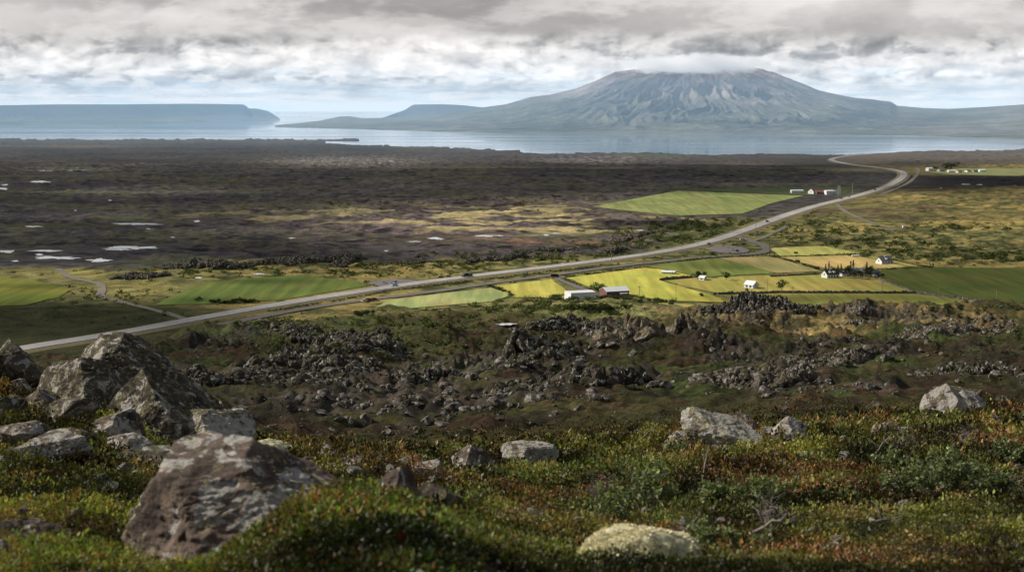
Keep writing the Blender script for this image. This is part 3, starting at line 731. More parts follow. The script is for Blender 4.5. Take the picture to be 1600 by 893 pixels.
# ------------------------------------------------------------------ rocks
def ico(sub):
    bm = bmesh.new(); bmesh.ops.create_icosphere(bm, subdivisions=sub, radius=1)
    V = np.array([v.co[:] for v in bm.verts]); Fs = np.array([[v.index for v in f.verts] for f in bm.faces]); bm.free(); return V, Fs
ICO = {k_: ico(k_) for k_ in (1, 2, 3, 5, 6, 7)}
def rock_verts(sub, seed, cuts=11, rough=.10, lo=.42, hi=.82, dims=(1, 1, 1), fixed=()):
    r = np.random.RandomState(seed); V = ICO[sub][0].copy()
    for n, d in list(fixed)+[(None, None)]*cuts:
        if n is None:
            n = r.normal(size=3); d = r.uniform(lo, hi)
        n = np.array(n, float); n /= np.linalg.norm(n)
        e = V@n-d; V = V-np.outer(np.maximum(e, 0), n)
    V /= np.abs(V).max(0)
    N = V/(np.linalg.norm(V, axis=1)[:, None]+1e-6)
    if rough: V = V+N*(fbm3(V*2.2+seed, 5 if sub > 3 else 2, seed)*rough*(1.6 if sub > 3 else 1))[:, None]
    if sub > 3:
        # broken facets: small planes knocked off the surface, then cracks and grain
        for _ in range(9):
            n = r.normal(size=3); n /= np.linalg.norm(n); e = V@n; d = e.max()*r.uniform(.84, .965); V = V-np.outer(np.maximum(e-d, 0), n)
        V = V+N*((np.abs(fbm3(V*5+seed*2, 4, seed+9)))*-.07+.01)[:, None]+N*(np.minimum(np.abs(fbm3(V*np.array((2.2, 2.2, 4.5))+seed, 2, seed+29))-.03, 0)*.45)[:, None]+N*(fbm3(V*17+seed, 3, seed+19)*.020)[:, None]
    V /= np.abs(V).max(0)
    return V*np.array(dims)
PROTO = [rock_verts(3, 100+i, 10, .08) for i in range(14)]
P1 = [rock_verts(2, 200+i, 7, .10) for i in range(14)]
bmeshes = []
for i, v in enumerate(PROTO): bmeshes.append(np_mesh('boulder', v, ICO[3][1], smooth=False))
for me in bmeshes: me.materials.append(M['boulder'])
# rubble bands traced along the slope: x0,y0,x1,y1,spread(px),count,size(px)
rr = np.random.RandomState(5); rocks = []
for (x0, y0, x1, y1, sp, n, sz) in BANDS:
    for _ in range(int(n*.5)):
        t_ = rr.rand(); px = x0+(x1-x0)*t_+rr.normal()*sp*.5; py = y0+(y1-y0)*t_+rr.normal()*sp*.75
        # break up into heaps
        if noise2(np.array([px/38.]), np.array([py/17.]), 77)[0]+rr.rand()*.5 < .24: continue
        s_ = min(30, sz*math.exp(rr.normal()*.72)*.74)
        rocks.append((px, py, s_))
rocks += [(714,640,32),(573,660,30),(606,676,20),(690,664,27),(455,686,24),(946,623,19),(548,655,20),(720,682,16),(470,625,22),(640,650,20),(600,640,15),(1228,640,14),(1368,633,14),(865,647,20),(780,655,16),(832,660,12),(905,640,18),(700,612,16),(656,632,18),(742,640,17),(1230,478,0)]
pts = []
for (px, py, s_) in rocks:
    if s_ <= 0: continue
    h = hit(px, py, 40)
    if h is None or h[1] > 640: continue
    pts.append((s_, px, py, h, min(s_*h[1]/F, 3.2)))
pts.sort(key=lambda e: -e[0])
VV = []; FF = []; CC = []; base = 0
for i, (s_, px, py, h, wsz) in enumerate(pts):
    r = wsz*.5; a = rr.rand()*6.28; sz_ = rr.uniform(.55, .95); sy = rr.uniform(.7, 1.1)
    if i < 290:
        me = bmeshes[i % 14]
        o = bpy.data.objects.new('boulder', me); COL.objects.link(o)
        o.location = (h[0], h[1], h[2]+r*sz_*.15); o.rotation_euler = (rr.uniform(-.25, .25), rr.uniform(-.25, .25), a); o.scale = (r, r*sy, r*sz_)
        tag(o, 'grey brown basalt boulder lying in the rubble on the mossy slope below', 'boulder', 'loose basalt boulders strewn over the mossy slope')
    else:
        v = (P1 if s_ > 4 else P1)[i % 14]*np.array((r, r*sy, r*sz_)); ca, sa = math.cos(a), math.sin(a)
        v = np.stack([v[:, 0]*ca-v[:, 1]*sa+h[0], v[:, 0]*sa+v[:, 1]*ca+h[1], v[:, 2]+h[2]+r*sz_*.1], 1)
        VV.append(v); FF.append(ICO[2][1]+base); base += len(v)
        tint = rr.uniform(.5, 1.3); CC.append(np.tile(np.array((tint*1.02, tint, tint*.97)), (len(v), 1)))
o = link('rock_rubble', np_mesh('rock_rubble', np.concatenate(VV), np.concatenate(FF), np.concatenate(CC), smooth=False), M['rubble'])
tag(o, 'loose broken basalt rubble scattered over the mossy slope', 'rubble', kind='stuff')

# crags: blocky fronts of basalt standing out of the slope or along the rifts of the plain
def crag(name, label, P, hpx, depth, group=None, tint=(.42, .40, .40), dome=False):
    Q = [hit(px, py, 60) for px, py in P]; r = np.random.RandomState(int(P[0][0])+int(P[0][1]))
    D = np.mean([q[1] for q in Q]); H = hpx*(1.3 if name == 'basalt_crag' and not dome else 1.1)*D/F; cell = max(H*(.18 if dome else .40), D/F*2.4)
    L = dense([(q[0], q[1]) for q in Q], cell*.42); n = len(L); A = np.array(L); T = np.gradient(A, axis=0); T /= np.linalg.norm(T, axis=1)[:, None]+1e-9
    N_ = np.stack([-T[:, 1], T[:, 0]], 1)
    if N_[:, 1].mean() < 0: N_ = -N_
    VV = []; FF = []; CC = []; b0 = 0; nd = max(3, min(12, int(depth/cell/1.1))); ph = r.uniform(0, 99)
    for i in range(n):
        e = min(i, n-1-i)/(n*.5); env = (max(e, .02)**(.5 if dome else .30))*(.72+.55*float(fbm(np.array([i*cell/H*.45]), np.array([ph]), 3, 3)[0])+.1)
        me_ = float(noise2(np.array([i*cell/H*.5]), np.array([ph+7]), 5)[0])*H*.7
        for d in range(0, nd):
            t_ = d/nd; off = t_*depth+me_+r.normal()*cell*.25; al = r.normal()*cell*.2
            x = A[i, 0]+N_[i, 0]*off+T[i, 0]*al; y = A[i, 1]+N_[i, 1]*off+T[i, 1]*al; z = float(ground(x, y)[0])
            if d < 0 and r.rand() < .5: continue
            if d < 0: hh = H*env*r.uniform(.12, .35); x += r.normal()*cell; y -= abs(r.normal())*cell*1.2
            elif dome: hh = H*env*math.sin(PI*min(1, .12+t_*.85))*r.uniform(.93, 1.03)
            else: hh = H*env*(r.uniform(.86, 1.08) if d < 2 else r.uniform(.55, .95))*(1-.6*t_*t_)
            if hh < cell*.25: continue
            k_ = r.randint(14); s_ = cell*min(1.3, .62*math.exp(r.normal()*.38)); hv = max(hh*.75, s_*.6)
            if not dome and d > 1: hv = max(cell*.8, hv*.5)
            v = P1[k_]*np.array((s_, s_*r.uniform(.8, 1.2), hv)); a = r.uniform(0, 6.28); ca, sa = math.cos(a), math.sin(a); lean = r.normal()*.10
            v = np.stack([v[:, 0]*ca-v[:, 1]*sa+x+v[:, 2]*lean, v[:, 0]*sa+v[:, 1]*ca+y, v[:, 2]+z+hh-hv], 1)
            VV.append(v); FF.append(ICO[2][1]+b0); b0 += len(v); CC.append(np.tile(np.array(tint)*r.uniform(.55, 1.1), (len(v), 1)))
    o = link(name, np_mesh(name, np.concatenate(VV), np.concatenate(FF), np.concatenate(CC), smooth=False), M['rubble'])
    tag(o, label, 'rock', group); return o
RG = 'dark basalt cliffs along the rifts of the lava plain'
for (P, h, d, lb) in [
 ([(172,436),(205,436),(240,434),(268,428)], 7, 16, 'low dark cliff tapering beside the yellow grass, nearest the dirt track'),
 ([(258,421),(300,418),(345,419),(395,414)], 14, 22, 'black fluted cliff on the left above the green field'),
 ([(392,414),(440,412),(485,409),(520,408)], 10, 20, 'dark cliff with grassy foot behind the long green field'),
 ([(460,414),(500,410),(545,405)], 9, 18, 'broken dark cliff curving into the rift behind the green field'),
 ([(535,418),(552,408),(572,402)], 10, 12, 'pale brown rocky knob at the bend of the rift'),
 ([(570,414),(610,413),(650,412),(700,408)], 4, 12, 'thin line of dark rocks right of the pale knob'),
 ([(730,411),(770,407),(802,403),(830,401)], 8, 16, 'dark cliff ending the rift in the middle of the plain'),
 ([(800,392),(840,391),(880,390),(905,391)], 5, 14, 'low dark wall of rock beyond the scrub left of the bend'),
 ([(945,397),(962,394),(978,389)], 9, 12, 'short black bluff beside the main road'),
 ([(955,379),(985,372),(1010,366),(1060,360)], 5, 14, 'upper dark ledge above the green scrub')]:
    crag('basalt_cliff', lb, P, h, d, group=RG)
for (P, h, d, lb) in [
 ([(455,528),(500,540),(538,545)], 22, 16, 'black columned crag in the left of the mossy slope'),
 ([(365,588),(405,584),(440,572),(470,556)], 26, 16, 'long dark crag stepping down towards the gravel road'),
 ([(300,606),(335,602),(375,600)], 12, 10, 'low dark crag just right of the big lichened boulders'),
 ([(486,596),(505,590),(532,582)], 20, 10, 'pointed brown crag with a flat top above the rubble'),
 ([(800,552),(822,553),(845,548)], 38, 12, 'tall dark columned bluff in the middle of the slope'),
 ([(838,556),(860,556),(874,552)], 18, 8, 'rounded dark bluff leaning on the tall columned one'),
 ([(830,512),(870,505),(920,512),(945,522)], 13, 16, 'broad dark rocky hump below the white shed'),
 ([(990,528),(1010,526),(1028,522)], 34, 10, 'sunlit brown columned bluff at the edge of the farmland'),
 ([(1028,524),(1052,520),(1085,514)], 25, 12, 'ragged rocky spur right of the sunlit bluff'),
 ([(940,602),(975,600),(1018,594)], 28, 14, 'dark overhanging crag in the middle of the slope'),
 ([(1214,487),(1240,486),(1268,486),(1294,485)], 25, 34, 'round dark lava mound against the green fields'),
 ([(1340,488),(1354,487),(1370,487)], 11, 8, 'small pile of grey rocks right of the lava mound'),
 ([(1328,506),(1338,506),(1349,505)], 8, 5, 'squat dark stack of rock in the golden grass'),
 ([(1537,500),(1545,500),(1552,499)], 6, 4, 'lone leaning rock in the golden grass on the right'),
 ([(440,520),(452,520),(470,516)], 9, 8, 'small dark rock pile behind the columned crag'),
 ([(1125,478),(1145,478),(1160,479)], 6, 6, 'thin dark outcrop at the field edge'),
 ([(880,600),(905,596),(930,592)], 13, 8, 'low outcrop left of the overhanging crag'),
 ([(640,596),(700,584),(760,578)], 12, 10, 'long dark ledge above the rubble'),
 ([(1230,600),(1260,585),(1285,590)], 16, 9, 'jumbled grey outcrop right of the middle'),
 ([(1320,572),(1350,556),(1380,552)], 12, 9, 'ragged grey outcrop on the right slope'),
 ([(1500,586),(1550,582),(1600,580)], 12, 9, 'dark ledge at the right edge of the slope'),
 ([(1395,524),(1470,519),(1560,515),(1610,515)], 7, 8, 'long dark ledge under the golden grass on the right')]:
    crag('basalt_crag', lb, P, h, d, dome='mound' in lb and 'small' not in lb, tint=(1.15, .98, .80) if 'sunlit' in lb or 'ragged rocky spur' in lb else ((1., .95, .9) if 'grey' in lb or 'golden' in lb else (.42, .40, .38)))  # brighter tint paints the sunlit look onto the bluff and spur

# foreground boulders: px centre, py base, width px, height px, distance, mat, seed, fixed cuts, label
def big_rock(px, py, wpx, hpx, D, mat, seed, label, fixed=(), rot=0, deep=.9, cuts=9, name='boulder', rough=.035, sub=None, tilt=(0, 0), lo=.40, hi=.80, cat='boulder'):
    sub = sub or (7 if wpx > 80 else 6)
    if px < 385 and 600 <= py < 724 and hpx < 120: wpx *= 1.28; hpx *= 1.30
    hh_ = hit(px, min(py, 886), 3)
    if hh_ is not None and hh_[1] < D*1.5 and py < 880: D = hh_[1]
    u, s_ = slopes(px, py); X = float(u)*D; Zb = EYE+D*float(s_)
    w_ = wpx*D/F*.53; h_ = hpx*D/F*.5
    V = rock_verts(sub, seed, cuts, rough, lo, hi, (1, 1, 1), fixed)
    me = np_mesh(name, V*np.array((w_, w_*deep, h_*1.35)), ICO[sub][1], smooth=True)
    o = link(name, me, M[mat]); o.location = (X, D+w_*deep*.3, Zb+h_*2-h_*1.35); o.rotation_euler = (tilt[0], tilt[1], rot)
    return tag(o, label, cat)
big_rock(322,890,440,190,5.4,'rock_brown',31,'large blurred brown boulder with white lichen rings in the near foreground',
   fixed=[((-.16,-.22,.96),.60),((.62,-.15,.77),.66),((-.05,-.86,.50),.60),((-.75,-.3,.6),.86),((.85,-.35,.2),.85)], cuts=5, deep=.8, rough=.05, sub=7)
big_rock(186,650,192,142,24.5,'rock_dark',42,'big dark lichened boulder topping the rock pile on the left',
   fixed=[((-.12,-.25,.95),.60),((.85,-.4,.05),.62),((-.7,-.35,.62),.55),((.25,-.95,-.1),.6)], cuts=6, deep=.9)
big_rock(134,652,132,98,22.3,'rock_dark',55,'tilted flat faced lichened boulder leaning on the big dark one',
   fixed=[((-.55,-.6,.58),.42),((.75,-.5,.42),.5)], cuts=6)
big_rock(14,599,112,80,23,'rock_dark',61,'dark boulder with white lichened top cut by the left edge', fixed=[((.1,-.3,.95),.55),((.8,-.4,.4),.6)], cuts=5)
big_rock(28,628,36,32,21,'rock_brown',63,'small grey stone below the boulder at the left edge')
big_rock(168,700,82,54,18.6,'rock_brown',65,'plain reddish brown wedge shaped stone below the rock pile', fixed=[((-.45,-.5,.75),.45),((.8,-.3,.5),.55)], cuts=5)
big_rock(252,700,140,92,20,'rock_dark',67,'long dark slab sloping down right from the rock pile', fixed=[((.45,-.2,.87),.42),((-.2,-.9,.3),.55)], cuts=6, tilt=(0,.22))
big_rock(322,704,112,74,19.6,'rock_yellow',71,'pale yellow lichened slab at the right end of the rock pile', fixed=[((.35,-.3,.87),.45),((-.4,-.6,.7),.6)], cuts=6, tilt=(0,.2))
big_rock(346,690,52,50,20.5,'rock_dark',72,'dark block behind the pale yellow slab', cuts=9)
big_rock(205,660,90,60,21,'rock_dark',73,'shadowed boulder wedged under the big dark one', cuts=8)
big_rock(28,704,74,50,17.5,'rock_brown',74,'brown boulder half sunk in heath at the left edge', fixed=[((0,-.3,.95),.55)])
big_rock(74,722,104,40,15.6,'rock_pale',75,'low flat stone with white patches on the left heath', fixed=[((0,-.3,.95),.5)])
big_rock(30,905,150,120,5.4,'rock_brown',76,'blurred grey boulder in the bottom left corner', fixed=[((.3,-.3,.85),.5),((0,-.95,.3),.6)])
big_rock(232,742,120,34,14.4,'rock_dark',77,'thin dark stone showing through the heath behind the large brown boulder', fixed=[((0,-.2,.95),.5)])
big_rock(282,712,60,26,17,'rock_pale',78,'flat pale stone under the yellow slab', fixed=[((0,-.2,.95),.5)])
big_rock(418,728,84,40,16.5,'rock_yellow',79,'low rock crusted with cream yellow lichen right of the pile', fixed=[((.1,-.2,.95),.6)])
big_rock(828,728,90,50,21.5,'rock_pale',83,'squared pale boulder standing alone in the middle of the near heath', fixed=[((-.1,-.15,.97),.62),((.35,-.9,.1),.5),((-.75,-.6,.2),.6)], cuts=4, rot=.1)
big_rock(730,738,84,40,20.5,'rock_brown',84,'brown and grey boulder left of the squared pale one', fixed=[((-.5,-.4,.75),.5),((.6,-.5,.6),.5)], cuts=6)
big_rock(616,800,100,90,8.8,'rock_brown',86,'dark knobbly boulder with one white lichen spot behind the green bush', fixed=[((-.35,-.5,.8),.5),((.6,-.4,.5),.5)], cuts=7)
big_rock(680,808,90,56,8.6,'rock_dark',87,'black and white speckled stone right of the knobbly boulder', cuts=9)
big_rock(524,744,62,26,16.5,'rock_pale',88,'low pale stone left of the knobbly boulder', fixed=[((0,-.2,.95),.5)])
big_rock(664,746,58,26,16.8,'rock_pale',89,'low lichened stone right behind the knobbly boulder', fixed=[((0,-.2,.95),.5)])
big_rock(704,756,34,14,16,'rock_pale',90,'thin pale stone in the heath left of the brown and grey boulder')
big_rock(1120,706,158,74,21.2,'rock_yellow',191,'long pale wedge of rock streaked yellow on the right of the near heath', fixed=[((.38,-.25,.88),.40),((-.55,-.5,.66),.52),((0,-.95,.25),.6)], cuts=8, deep=.7, tilt=(0,.12), rough=.06)
big_rock(1062,706,60,32,20.6,'rock_pale',92,'white crusted stone at the left foot of the long wedge', cuts=8)
big_rock(1172,690,70,50,22.5,'rock_brown',93,'pinkish brown rock behind the long yellow streaked wedge', fixed=[((.4,-.2,.8),.5)], cuts=7)
big_rock(1240,690,62,38,21.6,'rock_pale',94,'small humped pale rock right of the long wedge', fixed=[((.5,-.3,.8),.5)], cuts=7)
big_rock(1245,698,50,16,20.5,'rock_yellow',95,'flat cream stone in front of the small humped rock')
big_rock(1478,656,70,58,33,'rock_pale',96,'upright end of the pale outcrop on the right', fixed=[((-.5,-.5,.7),.5),((.5,-.2,.8),.6)], cuts=6)
big_rock(1522,652,66,40,32.5,'rock_pale',97,'low right end of the pale outcrop on the right', fixed=[((.4,-.3,.87),.5)], cuts=6)
big_rock(1500,646,88,48,34.5,'rock_dark',98,'heath covered hump between the two pale ends of the outcrop', fixed=[((0,-.2,.95),.55)], cuts=6)
big_rock(1386,680,44,20,25.5,'rock_pale',99,'low grey stone between the outcrop and the long wedge')
big_rock(1425,682,16,16,25,'rock_yellow',101,'small round cream stone on the right heath')
big_rock(1555,668,24,22,26,'rock_brown',102,'small grey stone under the right end of the outcrop')
big_rock(1594,658,22,14,28,'rock_pale',103,'pale stone at the right edge of the photo')
for i, (px, py, w_, h_, lb) in enumerate([(1303,862,44,20,'white stone in the heath at the bottom right'),(1290,768,22,16,'pale stone on the reddish heath right of centre'),(965,850,34,30,'pinkish stone left of the cream lichen cushion'),(1240,890,40,24,'pale stone cut by the bottom edge'),(790,838,38,20,'grey stone on the open heath near the bushes'),(1262,770,14,18,'tiny white stone beside the pale one right of centre'),(1470,798,16,10,'tiny pale stone before the large right bush'),(745,770,16,9,'tiny white stone on the green heath'),(870,812,28,12,'flat grey stone among the small willows'),(205,720,34,20,'white stone under the rock pile'),(20,640,26,18,'white speckled stone at the left edge heath'),(880,770,14,10,'tiny stone beside the small willow'),(108,706,26,16,'grey pebble beside the flat stone'),(600,735,20,14,'grey pebble between the low pale stones')]):
    h = hit(px, min(py, 888), 3)
    big_rock(px, py, w_, h_, h[1], 'rock_pale', 120+i, lb, sub=3, name='stone', cat='stone')

for me in bmeshes[:7]:
    c_ = me.copy(); c_.materials.clear(); c_.materials.append(M['rock_pale']); bmeshes.append(c_)
for i in range(95):
    px = rr.uniform(0, 1600); py = rr.uniform(650, 885) if i % 3 else rr.uniform(690, 770)
    if i % 4 == 0: px = rr.uniform(380, 800); py = rr.uniform(700, 790)
    h = hit(px, py, 3)
    if h is None or h[1] > 45: continue
    r_ = min(.20, max(.025, rr.uniform(5, 13)*h[1]/F)); o = bpy.data.objects.new('stone', bmeshes[14+i % 7]); COL.objects.link(o)
    o.location = (h[0], h[1], h[2]+r_*.55+.05); o.rotation_euler = (rr.uniform(-.4, .4), rr.uniform(-.4, .4), rr.rand()*6); o.scale = (r_*1.3, r_, r_*.75)
    tag(o, 'small pale stone embedded in the near heath', 'stone', 'small stones scattered through the near heath')
# ------------------------------------------------------------------ leaves
def leaf_quads(P, D, size, rnd, aspect=.5, curl=.15):
    """P base points, D leaf directions (unit), size per leaf -> quads (rhombus)"""
    n = len(P); R_ = rnd.normal(size=(n, 3)); S = np.cross(D, R_); S /= np.linalg.norm(S, axis=1)[:, None]+1e-9
    N = np.cross(D, S); s = size[:, None]
    V = np.stack([P, P+D*s*.5+S*s*aspect*.5, P+D*s+N*s*curl, P+D*s*.5-S*s*aspect*.5], 1).reshape(-1, 3)
    return V, np.arange(4*n).reshape(n, 4)
def heath():
    r = np.random.RandomState(21)
    def patch(n, y0, y1, u0, u1, thin):
        lY = r.uniform(math.log(y0), math.log(y1), n); Y = np.exp(lY); U = r.uniform(u0, u1, n); X = U*Y
        return X, Y
    Xs = []; Ys = []; TZ = []; TD = []; TC = []
    for (n, a, b) in ((150000, 3.2, 12), (150000, 12, 34), (120000, 34, 90)):
        x, y = patch(n, a, b, -.43, .43, 0); Xs.append(x); Ys.append(y); TZ.append(np.full(n, -1.)); TD.append(np.zeros((n, 3))); TC.append(np.full(n, .5))
    for (nt, k_, a, b) in ((5200, 62, 3.0, 12), (9000, 48, 12, 30), (7000, 22, 30, 75)):   # rounded tufts
        x, y = patch(nt, a, b, -.43, .43, 0); cl = fbm(x/1.4, y/1.4, 3, 243); ok = cl > -.22+r.uniform(-.12, .12, nt); x = x[ok]; y = y[ok]
        R0 = r.uniform(.05, .15, len(x))*np.clip(y/9, .42, 1.9)*(.8+.5*r.rand(len(x))); d = r.normal(size=(len(x)*k_, 3)); d /= np.linalg.norm(d, axis=1)[:, None]; d[:, 2] = np.abs(d[:, 2])
        Rk = np.repeat(R0, k_)*r.uniform(.75, 1.08, len(x)*k_); Xs.append(np.repeat(x, k_)+d[:, 0]*Rk); Ys.append(np.repeat(y, k_)+d[:, 1]*Rk)
        TZ.append(np.maximum(d[:, 2]*Rk*.95, .004)); TD.append(d); TC.append(np.repeat(r.uniform(0, 1, len(x)), k_))
    X = np.concatenate(Xs); Y = np.concatenate(Ys); TZ = np.concatenate(TZ); TD = np.concatenate(TD); TC = np.concatenate(TC)
    dens = fbm(X/1.1, Y/1.1, 3, 205)+fbm(X/.35, Y/.35, 2, 209)*.5
    keep = (dens > -.28+r.uniform(-.15, .15, len(X))) | (TZ > 0)
    X = X[keep]; Y = Y[keep]; TZ = TZ[keep]; TD = TD[keep]; TC = TC[keep]; n = len(X); tuft = TZ > 0
    px, py = to_px(X, Y, base_h(X, Y))
    thick = np.clip(.5+fbm(X/.55, Y/.55, 3, 215)*1.3, 0, 1.4)
    bush = np.clip(np.exp(-(((px-590)/150.)**2))*sstep(8.5, 6, Y)+np.exp(-(((px-90)/100.)**2))*sstep(7.5, 6, Y)*.5, 0, 1)
    H = (.035+.10*thick+.07*bush)*np.where(bush > .3, .5, np.clip(Y/10, .35, 1.2))
    z0 = ground(X, Y, False); z = z0+np.where(tuft, TZ+H*.35*bush, H*np.sqrt(r.uniform(0, 1, n)))
    size = np.clip(.0023*Y, .0125, .12)*np.exp(r.normal(size=n)*.32)*(1+.35*bush)
    D = r.normal(size=(n, 3))*np.array((1, 1, .7))+np.array((0, 0, .75)); D = np.where(tuft[:, None], D*.55+TD*.9, D); D /= np.linalg.norm(D, axis=1)[:, None]
    V, Fq = leaf_quads(np.stack([X, Y, z], 1), D, size, r, .62)
    a = fbm(X/1.7, Y/1.7, 3, 221); b = fbm(X/.8, Y/.8, 3, 225); g = fbm(X/4.5, Y/4.5, 3, 229); j = r.uniform(0, 1, n)
    c = np.zeros((n, 3))+np.array((.078, .084, .024))
    c = mixc(c, (.060, .075, .022), sstep(-.1, .3, b)); c = mixc(c, (.15, .145, .030), sstep(.1, .4, g+b*.3)*.7)
    c = mixc(c, (.13, .070, .028), sstep(.0, .3, a)*.85); c = mixc(c, (.105, .036, .020), sstep(.16, .42, a-g*.3)*(j > .5))
    c = mixc(c, (.058, .092, .020), np.clip(bush*1.2, 0, 1)*(j > .35)); c = mixc(c, (.22, .14, .04), (j > .97)*.6); c = mixc(c, (.16, .14, .09), ((j > .55) & (j < .60))*.8)
    c = mixc(c, (.17, .05, .02), ((j < .03) & (bush > .2))*1.0); c = mixc(c, (.10, .055, .025), (TC > .80)*tuft*.75); c = mixc(c, (.14, .15, .035), ((TC < .22) & tuft)*.7)
    c = mixc(c, (.085, .065, .028), sstep(26, 60, Y)*.75)
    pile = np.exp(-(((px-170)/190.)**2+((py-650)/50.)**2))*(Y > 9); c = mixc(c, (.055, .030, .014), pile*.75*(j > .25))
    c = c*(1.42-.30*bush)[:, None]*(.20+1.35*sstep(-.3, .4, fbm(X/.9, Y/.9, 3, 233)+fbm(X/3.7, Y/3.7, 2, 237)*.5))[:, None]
    c = c*np.exp(r.normal(size=n)*.28)[:, None]*np.where(tuft, .30+.95*np.clip(TD[:, 2], 0, 1), .35+.55*np.sqrt(np.clip((z-z0)/H, 0, 1)))[:, None]*(.7+.6*TC)[:, None]  # shading put into the leaf colour: darker low down and on tuft sides
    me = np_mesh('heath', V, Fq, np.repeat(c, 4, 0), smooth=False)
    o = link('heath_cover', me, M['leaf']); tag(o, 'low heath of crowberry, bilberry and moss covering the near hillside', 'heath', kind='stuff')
heath()

# distant scrub on the plain: uncountable
def scrub():
    r = np.random.RandomState(31); A = []
    ZN = [(1070,362,85,16,1500),(1140,350,60,10,500),(560,425,300,9,500),(880,400,200,7,700),(640,414,120,5,250),(300,425,60,7,200),(1240,345,60,14,450),(1440,398,150,14,900),(1350,378,120,14,500),(1330,362,110,4,320),(1500,355,120,5,300),(960,478,60,5,500),(850,478,60,8,500),(1500,480,90,4,250),(760,478,30,10,120),(150,465,160,14,300),(330,500,140,8,200),(650,500,120,14,400),(1000,383,90,7,300),(1230,392,60,4,120),(700,443,150,3,200),(950,411,150,2.5,250),(1560,402,50,7,300),(560,540,160,20,400),(420,505,50,8,100),(620,320,200,8,200),(880,310,160,6,150),(1290,372,130,6,200)]
    cen = []
    for (cx, cy, ax, ay, n) in ZN:
        for _ in range(n):
            px = cx+r.normal()*ax*.6; py = cy+r.normal()*ay*.6
            if noise2(np.array([px/22.]), np.array([py/9.]), 91)[0] < -.15+r.rand()*.3: continue
            if any(poly_mask(f[1], np.array([px]), np.array([py]))[0] for f in FIELDS): continue
            h = hit(px, py, 90)
            if h is None or h[1] > 3500: continue
            if seg_dist(ROADW, np.array([h[0]]), np.array([h[1]]))[0] < 13 or seg_dist(GROADW, np.array([h[0]]), np.array([h[1]]))[0] < 8: continue
            cen.append((h, r.uniform(.5, 1.7)*min(1.4, h[1]/1000+.3), r.rand()))
    P = []; S = []; C_ = []
    for h, R_, q in cen:
        m = 16; d = r.normal(size=(m, 3)); d /= np.linalg.norm(d, axis=1)[:, None]; d[:, 2] = np.abs(d[:, 2])
        P.append(np.array(h)+d*np.array((R_*1.25, R_*1.25, R_*.62))*r.uniform(.3, .9, (m, 1))); S.append(np.full(m, R_*.75)*r.uniform(.6, 1.2, m))
        col = np.array((.075, .092, .036))*(.7+q*.9)+np.array((.03, .018, 0))*q; C_.append(np.tile(col, (m, 1))*np.exp(r.normal(size=(m, 1))*.25))
    P = np.concatenate(P); S = np.concatenate(S); C_ = np.concatenate(C_); D = r.normal(size=P.shape); D /= np.linalg.norm(D, axis=1)[:, None]
    V, Fq = leaf_quads(P, D, S, r, .8); o = link('scrub', np_mesh('scrub', V, Fq, np.repeat(C_, 4, 0), smooth=False), M['leaf'])
    tag(o, 'low green scrub growing over the plain and along the rifts', 'scrub', kind='stuff')
scrub()

# small willows and twiggy bushes near the camera
def willow(px, py, wpx, hpx, seed, label, leaves=700, col=(.15, .18, .085), bare=False, D=None, group=None):
    r = np.random.RandomState(seed)
    if D: X, Y, Z = at(px, D)
    else: X, Y, Z = hit(px, min(py, 889), 3)
    w_ = wpx*Y/F*.5; h_ = hpx*Y/F
    o = empty('willow_shrub' if not bare else 'bare_shrub', (X, Y, Z-.03), 0, label, 'shrub', group)
    mb = MB(); tips = []
    ns = max(5, int(7+w_*7))
    for i in range(ns):
        a = r.uniform(0, 2*PI); sp = r.uniform(.1, 1)*w_; top = Vector((math.cos(a)*sp, math.sin(a)*sp*.8, h_*r.uniform(.55, 1.0)*(1-.35*(sp/w_)**2)))
        b0 = Vector((math.cos(a)*sp*.3, math.sin(a)*sp*.3, 0)); pts_ = []
        for k_ in range(6):
            t_ = k_/5; p = b0.lerp(top, t_)+Vector((r.normal(), r.normal(), r.normal()*.4))*.045*h_*(t_ > 0)*(t_+.4); p.z += h_*.10*math.sin(t_*PI); pts_.append(p)
        rad = max(.0035, .009*h_/.6)
        mb.tube(pts_, [rad*(1-.75*k_/5) for k_ in range(6)], 5)
        for k_ in range(2, 6):
            for _ in range(2):
                d = Vector((r.normal(), r.normal(), abs(r.normal())*.6+.2)).normalized()*h_*r.uniform(.12, .30); q = pts_[k_]+d*.5+Vector((r.normal(), r.normal(), 0))*.02*h_; e = pts_[k_]+d
                mb.tube([pts_[k_], q, e], [rad*.45, rad*.35, rad*.18], 4, False); tips += [(pts_[k_], e), (q, e)]
                if bare:
                    for _ in range(2):
                        d2 = d+Vector((r.normal(), r.normal(), r.normal()))*h_*.12; mb.tube([q, q+d2*.7], [rad*.25, rad*.12], 4, False)
    mb.build('stem', M['twig'] if bare else M['bark'], o)
    if not bare:
        n = leaves; idx = r.randint(0, len(tips), n); t_ = r.uniform(0, 1.05, n)
        A = np.array([tips[i][0] for i in idx]); B = np.array([tips[i][1] for i in idx])
        P = A+(B-A)*t_[:, None]+r.normal(size=(n, 3))*h_*.025
        D_ = (B-A); D_ /= np.linalg.norm(D_, axis=1)[:, None]+1e-6; D_ = D_*.5+r.normal(size=(n, 3))*.6; D_ /= np.linalg.norm(D_, axis=1)[:, None]
        S = np.clip(.0030*Y, .016, .08)*np.exp(r.normal(size=n)*.25)
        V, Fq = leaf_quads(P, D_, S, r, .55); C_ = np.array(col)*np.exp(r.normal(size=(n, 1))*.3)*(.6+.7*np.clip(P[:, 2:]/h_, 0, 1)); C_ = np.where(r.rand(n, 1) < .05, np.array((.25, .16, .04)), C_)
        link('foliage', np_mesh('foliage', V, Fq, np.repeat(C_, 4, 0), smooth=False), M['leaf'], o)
    return o
